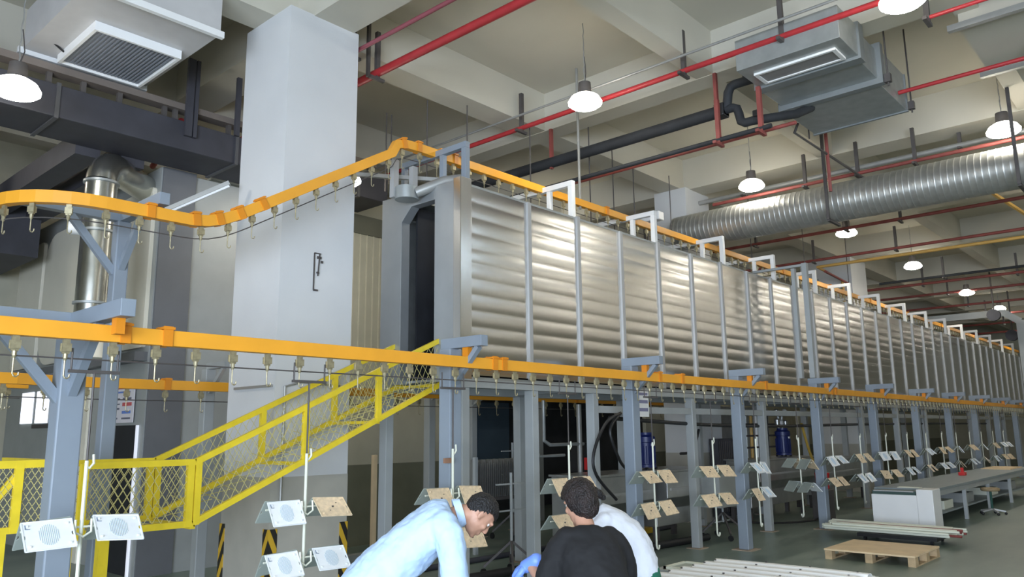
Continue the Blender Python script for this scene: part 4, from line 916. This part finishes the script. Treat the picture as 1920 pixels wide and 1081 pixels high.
def head_frame(c, pitch_, yaw_, roll_=0):
    R = (Matrix.Rotation(yaw_, 3, 'Z') @ Matrix.Rotation(pitch_, 3, 'Y') @ Matrix.Rotation(roll_, 3, 'X')); c = Vector(c)
    return R, (lambda f, s, u: c+R@Vector((f, s, u)))
def head(g, c, pitch_, yaw_):
    R, L = head_frame(c, pitch_, yaw_)
    g.ell(L(-.012, 0, .03), .096, .074, .088, R); g.ell(L(.02, 0, -.02), .072, .064, .085, R); g.ell(L(.038, 0, -.075), .045, .046, .038, R)
    g.ell(L(.075, 0, -.097), .018, .022, .016, R)                         # chin
    g.tube([L(.088, 0, .018), L(.102, 0, -.01), L(.112, 0, -.026)], [.009, .012, .014], 8); g.ell(L(.104, .011, -.03), .009, .008, .007, R); g.ell(L(.104, -.011, -.03), .009, .008, .007, R)
    g.tube([L(.080, .04, .034), L(.092, .015, .036), L(.092, -.015, .036), L(.080, -.04, .034)], .010, 8)      # brow
    g.tube([L(.086, .022, -.056), L(.095, 0, -.054), L(.086, -.022, -.056)], .007, 8); g.tube([L(.084, .018, -.068), L(.092, 0, -.069), L(.084, -.018, -.068)], .007, 8)
    g.ell(L(.062, .042, -.02), .02, .02, .02, R); g.ell(L(.062, -.042, -.02), .02, .02, .02, R)       # cheeks
    for s_ in (1, -1):
        pts = []
        for k in range(11): a = -2.2+4.4*k/10; pts.append(L(-.005+.019*math.cos(a)*-1, s_*(.078+.006*math.cos(a)), .002+.030*math.sin(a)))
        g.tube(pts, .006, 6); g.ell(L(-.008, s_*.076, .0), .014, .007, .024, R)
    return R, L
def hair(c, pitch_, yaw_, P, mt, back=-.07, front=.055, side_=-.005, puff=1.0, n=36, m_=28, bob=0.):
    R, L = head_frame(c, pitch_, yaw_); g = MB(); idx = {}
    def pt(i, j, off):
        ph = PI*i/m_; th = 2*PI*j/n; d = Vector((math.sin(ph)*math.cos(th), math.sin(ph)*math.sin(th), math.cos(ph)))
        w_ = 1+.05*noise.noise(d*5)+.03*noise.noise(d*14)
        ext = bob*max(0, -d.x+.2)*max(0, .35-d.z)
        return d, L(-.012+d.x*(.104+off)*puff*w_, d.y*(.083+off)*puff*w_, .03+d.z*(.098+off)*puff*w_ - ext*.06)
    keep = set()
    for i in range(m_+1):
        for j in range(n):
            d, p = pt(i, j, 0); z_ = .03+d.z*.098
            lim = front if d.x > .45 else (side_+(front-side_)*max(0, (d.x-.1))/.35 if d.x > .1 else side_+(back-side_)*min(1, (.1-d.x)/.7))
            lim += .006*noise.noise(Vector((d.x*20, d.y*20, 3)))
            if z_ > lim: keep.add((i, j))
    def vid(i, j, s_):
        j %= n; k = (i, j, s_)
        if k not in idx: idx[k] = len(g.v); g.v.append(pt(i, j, .004 if s_ else -.03)[1])
        return idx[k]
    cells = {(i, j) for i in range(m_) for j in range(n) if all(q in keep for q in ((i, j), (i+1, j), (i, (j+1) % n), (i+1, (j+1) % n)))}
    for i, j in cells:
        g.f.append((vid(i, j, 1), vid(i+1, j, 1), vid(i+1, j+1, 1), vid(i, j+1, 1))); g.f.append((vid(i, j, 0), vid(i, j+1, 0), vid(i+1, j+1, 0), vid(i+1, j, 0)))
        if (i+1, j) not in cells and i+1 < m_: g.f.append((vid(i+1, j, 1), vid(i+1, j, 0), vid(i+1, j+1, 0), vid(i+1, j+1, 1)))
        if i > 0 and (i-1, j) not in cells: g.f.append((vid(i, j, 0), vid(i, j, 1), vid(i, j+1, 1), vid(i, j+1, 0)))
        if (i, (j+1) % n) not in cells: g.f.append((vid(i, j+1, 1), vid(i+1, j+1, 1), vid(i+1, j+1, 0), vid(i, j+1, 0)))
        if (i, (j-1) % n) not in cells: g.f.append((vid(i+1, j, 1), vid(i, j, 1), vid(i, j, 0), vid(i+1, j, 0)))
    return g, L
def hand(g, w_, dr, pn, s_, scale=1., curl=.5):
    # wrist w_, direction dr, palm normal pn; five separate curled fingers
    w_ = Vector(w_); d = Vector(dr).normalized(); pn = Vector(pn); pn = (pn-d*pn.dot(d)).normalized(); sd = d.cross(pn)*s_
    R = Matrix((d, sd, pn)).transposed(); g.ell(w_+d*.045, .05, .04, .017, R); g.ell(w_+d*.075, .028, .041, .015, R)
    for k, (off, ln) in enumerate(((-.031, .068), (-.011, .078), (.010, .074), (.030, .058))):
        p = w_+d*.085+sd*off; a = 0; pts = [p-d*.02]
        for q, fr in enumerate((.42, .33, .25)):
            pts.append(p.copy()); a += curl*(.6+.25*q); p = p+(d*math.cos(a)+pn*math.sin(a))*ln*fr
        pts.append(p); g.tube(pts, [.009, .0092, .0086, .008, .007], 10); g.ell(p, .0072, .0072, .0072)
    t0 = w_+d*.03-sd*.032; t1 = t0-sd*.022+d*.022+pn*.012; t2 = t1-sd*.006+d*.028+pn*.012; t3 = t2+d*.022+pn*.006
    g.tube([t0, t1, t2, t3], [.013, .0115, .0105, .008], 10); g.ell(t3, .008, .008, .008)
def fin(o, voxel, sm=6):
    r_ = o.modifiers.new('remesh', 'REMESH'); r_.mode = 'VOXEL'; r_.voxel_size = voxel; r_.use_smooth_shade = True
    s_ = o.modifiers.new('smooth', 'SMOOTH'); s_.factor = .5; s_.iterations = sm; return o
def crease(o, strength):
    t = bpy.data.textures.new('folds', 'CLOUDS'); t.noise_scale = .09; d = o.modifiers.new('folds', 'DISPLACE'); d.texture = t; d.strength = strength; d.mid_level = .5; d.texture_coords = 'LOCAL'
def person(loc, ang, label, J):
    P = root('person', (0, 0, 0), label, 'person')
    R, L = None, None
    g = MB(); hc, hp, hy = J['head']
    sloft(g, J['trunk']); neck = J['neck']; limb(g, neck); R, L = head(g, hc, hp, hy)
    for a in J['arms']: limb(g, a['pts']); hand(g, a['pts'][-1][:3], a['dir'], a['pn'], a['s'], 1, a.get('curl', .5))
    for l_ in J['legs']: limb(g, l_); f_ = l_[-1]; g.ell((f_[0]+.07, f_[1], .045), .13, .045, .04)
    b = g.build('body', m_skin, P); fin(b, .0075, 5)
    for s_ in (1, -1):
        e = MB().ell(L(.069, s_*.03, .012), .012, .012, .012).build('eye', mat('eye_white', (.7, .68, .64), .2), b, smooth=True)
        MB().ell(L(.0785, s_*.03, .011), .004, .006, .006).build('iris', mat('dark_iris', (.02, .012, .01), .2), e, smooth=True)
    h, _ = hair(hc, hp, hy, P, J['hairmat'], **J.get('hair', {})); ho = h.build('hair', J['hairmat'], P, smooth=True)
    if 'bun' in J:
        q = MB()
        for (f, s, u, r_) in J['bun']: q.ell(L(f, s, u), r_, r_, r_*1.1)
        fin(q.build('tied_hair', J['hairmat'], P), .01, 3)
    g = MB(); sloft(g, J['shirt'], 26)
    for sl in J['sleeves']: limb(g, sl)
    so = fin(g.build('shirt', J['shirtmat'], P), .011, 4); crease(so, .026)
    if 'collar' in J:
        g = MB(); c0 = Vector(J['collar'][0]); nrm = Vector(J['collar'][1]).normalized(); sd = Vector((0, 1, 0)); qd = nrm.cross(sd); pts = []
        for k in range(25): a = 2*PI*k/24; pts.append(c0+sd*.068*math.cos(a)+qd*.072*math.sin(a))
        i0 = 0
        for k, p in enumerate(pts): g.v += [p-nrm*.02, p+nrm*.022, p+nrm*.022+(p-c0)*.09, p-nrm*.022+(p-c0)*.22]
        for k in range(24):
            for j in range(3): a = 4*k+j; g.f.append((a, a+4, a+5, a+1))
        o = g.build('collar', J['shirtmat'], P, smooth=True); so2 = o.modifiers.new('thick', 'SOLIDIFY'); so2.thickness = .004
    g = MB()
    for l_ in J['trousers']: limb(g, l_)
    sloft(g, J['hips']); fin(g.build('trousers', J['troumat'], P), .014, 4)
    g = MB()
    for l_ in J['legs']: f_ = l_[-1]; g.ell((f_[0]+.07, f_[1], .05), .14, .052, .05); g.ell((f_[0], f_[1], .07), .06, .05, .07)
    fin(g.build('shoes', m_black, P), .012, 3)
    if 'glove' in J:
        a = J['glove']; g = MB(); w_ = Vector(a['pts'][-1][:3]); d = Vector(a['dir']).normalized(); hand(g, w_, a['dir'], a['pn'], a['s'], 1, a.get('curl', .5)); limb(g, [tuple(w_-d*.05)+(.036,), tuple(w_+d*.03)+(.03,)])
        o = fin(g.build('glove', m_glove, P), .006, 1); dd = o.modifiers.new('swell', 'DISPLACE'); dd.strength = .008; dd.mid_level = 0; o['label'] = 'blue latex glove'
    P.location = (loc[0], loc[1], 0); P.rotation_euler = (0, 0, math.radians(ang)); return P
def legs(sp, k=1., fwd=0.):
    return [[(-.02, s*.09, .92, .085*k), (.0+fwd, s*.10, .70, .075*k), (.03+fwd, s*.105, .48, .055*k), (.01+fwd, s*.11, .30, .052*k), (-.01+fwd, s*(.11+sp), .09, .036*k)] for s in (1, -1)]
def trouser(lg, ex): return [[(p[0], p[1], p[2], p[3]+ex+(.012 if i > 2 else 0)) for i, p in enumerate(l_[:4])]+[(l_[4][0], l_[4][1], .1, .062)] for l_ in lg]
# man in the pale blue shirt, bent forward, seen from his right
lg = legs(.03)
ar = {'pts': [(.37, -.185, 1.36, .05), (.385, -.215, 1.22, .044), (.40, -.22, 1.09, .037), (.47, -.17, .98, .034), (.54, -.11, .90, .026)], 'dir': (.6, .5, -.5), 'pn': (0, .5, -1), 's': 1}
al = {'pts': [(.37, .185, 1.36, .05), (.40, .215, 1.22, .044), (.43, .22, 1.09, .037), (.52, .15, .99, .034), (.60, .06, .92, .026)], 'dir': (.6, -.5, -.5), 'pn': (0, -.5, -1), 's': -1}
person((3.00, 3.735), -38, 'man in a pale blue short sleeved shirt bending forward to the right', {
    'head': ((.565, .0, 1.415), 1.05, .12), 'neck': [(.40, 0, 1.40, .062), (.47, 0, 1.425, .056), (.54, 0, 1.41, .058)],
    'trunk': [(-.02, 0, .90, .15, .11), (.03, 0, 1.04, .145, .105), (.16, 0, 1.20, .15, .11), (.31, 0, 1.35, .17, .10), (.40, 0, 1.41, .10, .07)],
    'arms': [ar, al], 'legs': lg, 'hairmat': m_hair, 'hair': dict(back=-.055, front=.06, side_=.012, puff=.985),
    'shirt': [(-.15, 0, .93, .20, .165), (-.06, 0, 1.05, .195, .16), (.06, 0, 1.16, .185, .155), (.20, 0, 1.28, .195, .15), (.33, 0, 1.385, .19, .13), (.41, 0, 1.43, .10, .088)],
    'sleeves': [[(.34, -.15, 1.375, .09), (.37, -.20, 1.31, .085), (.385, -.225, 1.22, .080), (.40, -.23, 1.10, .078)], [(.34, .15, 1.375, .09), (.38, .20, 1.31, .085), (.41, .225, 1.20, .075), (.42, .23, 1.12, .068)]],
    'shirtmat': m_shirt, 'collar': ((.445, 0, 1.43), (.9, 0, .25)), 'trousers': trouser(lg, .02), 'hips': [(-.03, 0, .80, .16, .11), (-.02, 0, .9, .17, .125), (.0, 0, 1.0, .165, .12)], 'troumat': m_trou})
# woman in black, seen from behind, reaching left with a blue glove
lg = legs(.02, .92)
al = {'pts': [(.16, .165, 1.29, .046), (.13, .20, 1.18, .042), (.12, .235, 1.09, .036), (.21, .27, 1.12, .034), (.30, .30, 1.165, .027)], 'dir': (.5, .5, -.35), 'pn': (.1, -.3, -1), 's': -1, 'curl': .75}
ar = {'pts': [(.16, -.165, 1.29, .046), (.15, -.20, 1.16, .042), (.17, -.21, 1.03, .036), (.28, -.15, .98, .032), (.37, -.08, .97, .025)], 'dir': (.8, .5, -.2), 'pn': (.1, .3, -1), 's': 1}
person((3.53, 2.60), 52, 'person in a black shirt seen from behind, wearing a blue glove', {
    'head': ((.26, .015, 1.495), .42, .45), 'neck': [(.17, 0, 1.34, .058), (.21, 0, 1.39, .052), (.245, .01, 1.44, .054)],
    'trunk': [(-.02, 0, .88, .15, .11), (.0, 0, 1.03, .125, .10), (.07, 0, 1.17, .14, .10), (.14, 0, 1.29, .155, .09), (.18, 0, 1.36, .09, .06)],
    'arms': [ar, al], 'legs': lg, 'hairmat': m_hairb, 'hair': dict(back=-.085, front=.05, side_=-.045, puff=1.09, bob=.9),
    'shirt': [(-.05, 0, .86, .195, .14), (-.03, 0, .98, .185, .135), (.02, 0, 1.10, .18, .135), (.08, 0, 1.21, .185, .13), (.135, 0, 1.30, .175, .105), (.175, 0, 1.355, .09, .07)],
    'sleeves': [[(.14, -.12, 1.305, .075), (.15, -.17, 1.26, .075), (.15, -.20, 1.17, .072), (.16, -.21, 1.08, .07)], [(.14, .12, 1.305, .075), (.14, .17, 1.26, .075), (.125, .215, 1.18, .072), (.13, .235, 1.12, .07)]],
    'shirtmat': m_shirtb, 'trousers': trouser(lg, .02), 'hips': [(-.03, 0, .78, .16, .11), (-.02, 0, .9, .17, .125), (.0, 0, .98, .15, .115)], 'troumat': m_trou, 'glove': al})
# person in white behind her, bent over to the left
lg = legs(.02, .92)
al = {'pts': [(.22, .165, 1.27, .045), (.25, .19, 1.14, .041), (.24, .19, 1.02, .035), (.33, .15, .95, .032), (.42, .10, .92, .025)], 'dir': (.8, -.4, -.2), 'pn': (.1, -.3, -1), 's': -1}
ar = {'pts': [(.22, -.165, 1.27, .045), (.26, -.19, 1.13, .041), (.28, -.19, 1.0, .035), (.37, -.14, .95, .032), (.46, -.09, .93, .025)], 'dir': (.8, .4, -.2), 'pn': (.1, .3, -1), 's': 1}
person((4.48, 2.97), 125, 'person in a white shirt and green trousers bending behind the one in black', {
    'head': ((.345, 0, 1.455), .75, .2), 'neck': [(.24, 0, 1.34, .056), (.28, 0, 1.385, .05), (.32, 0, 1.41, .054)],
    'trunk': [(-.02, 0, .86, .14, .11), (.0, 0, 1.0, .125, .10), (.09, 0, 1.17, .135, .10), (.19, 0, 1.30, .15, .09), (.25, 0, 1.36, .09, .06)],
    'arms': [ar, al], 'legs': lg, 'hairmat': m_hair, 'hair': dict(back=-.08, front=.05, side_=-.03, puff=1.04), 'bun': [(-.09, 0, -.02, .035), (-.105, 0, -.055, .03), (-.11, 0, -.09, .022)],
    'shirt': [(-.01, 0, .98, .17, .13), (.0, 0, 1.07, .165, .13), (.06, 0, 1.18, .175, .14), (.15, 0, 1.28, .18, .125), (.215, 0, 1.345, .155, .09), (.255, 0, 1.385, .085, .065)],
    'sleeves': [[(.20, -.12, 1.31, .075), (.23, -.17, 1.25, .072), (.25, -.19, 1.15, .068), (.26, -.2, 1.08, .066)], [(.20, .12, 1.31, .075), (.23, .17, 1.25, .072), (.245, .19, 1.16, .068), (.245, .2, 1.09, .066)]],
    'shirtmat': m_shirtw, 'trousers': trouser(lg, .02), 'hips': [(-.03, 0, .78, .155, .115), (-.03, 0, .9, .165, .13), (-.01, 0, 1.02, .16, .13)], 'troumat': m_green})
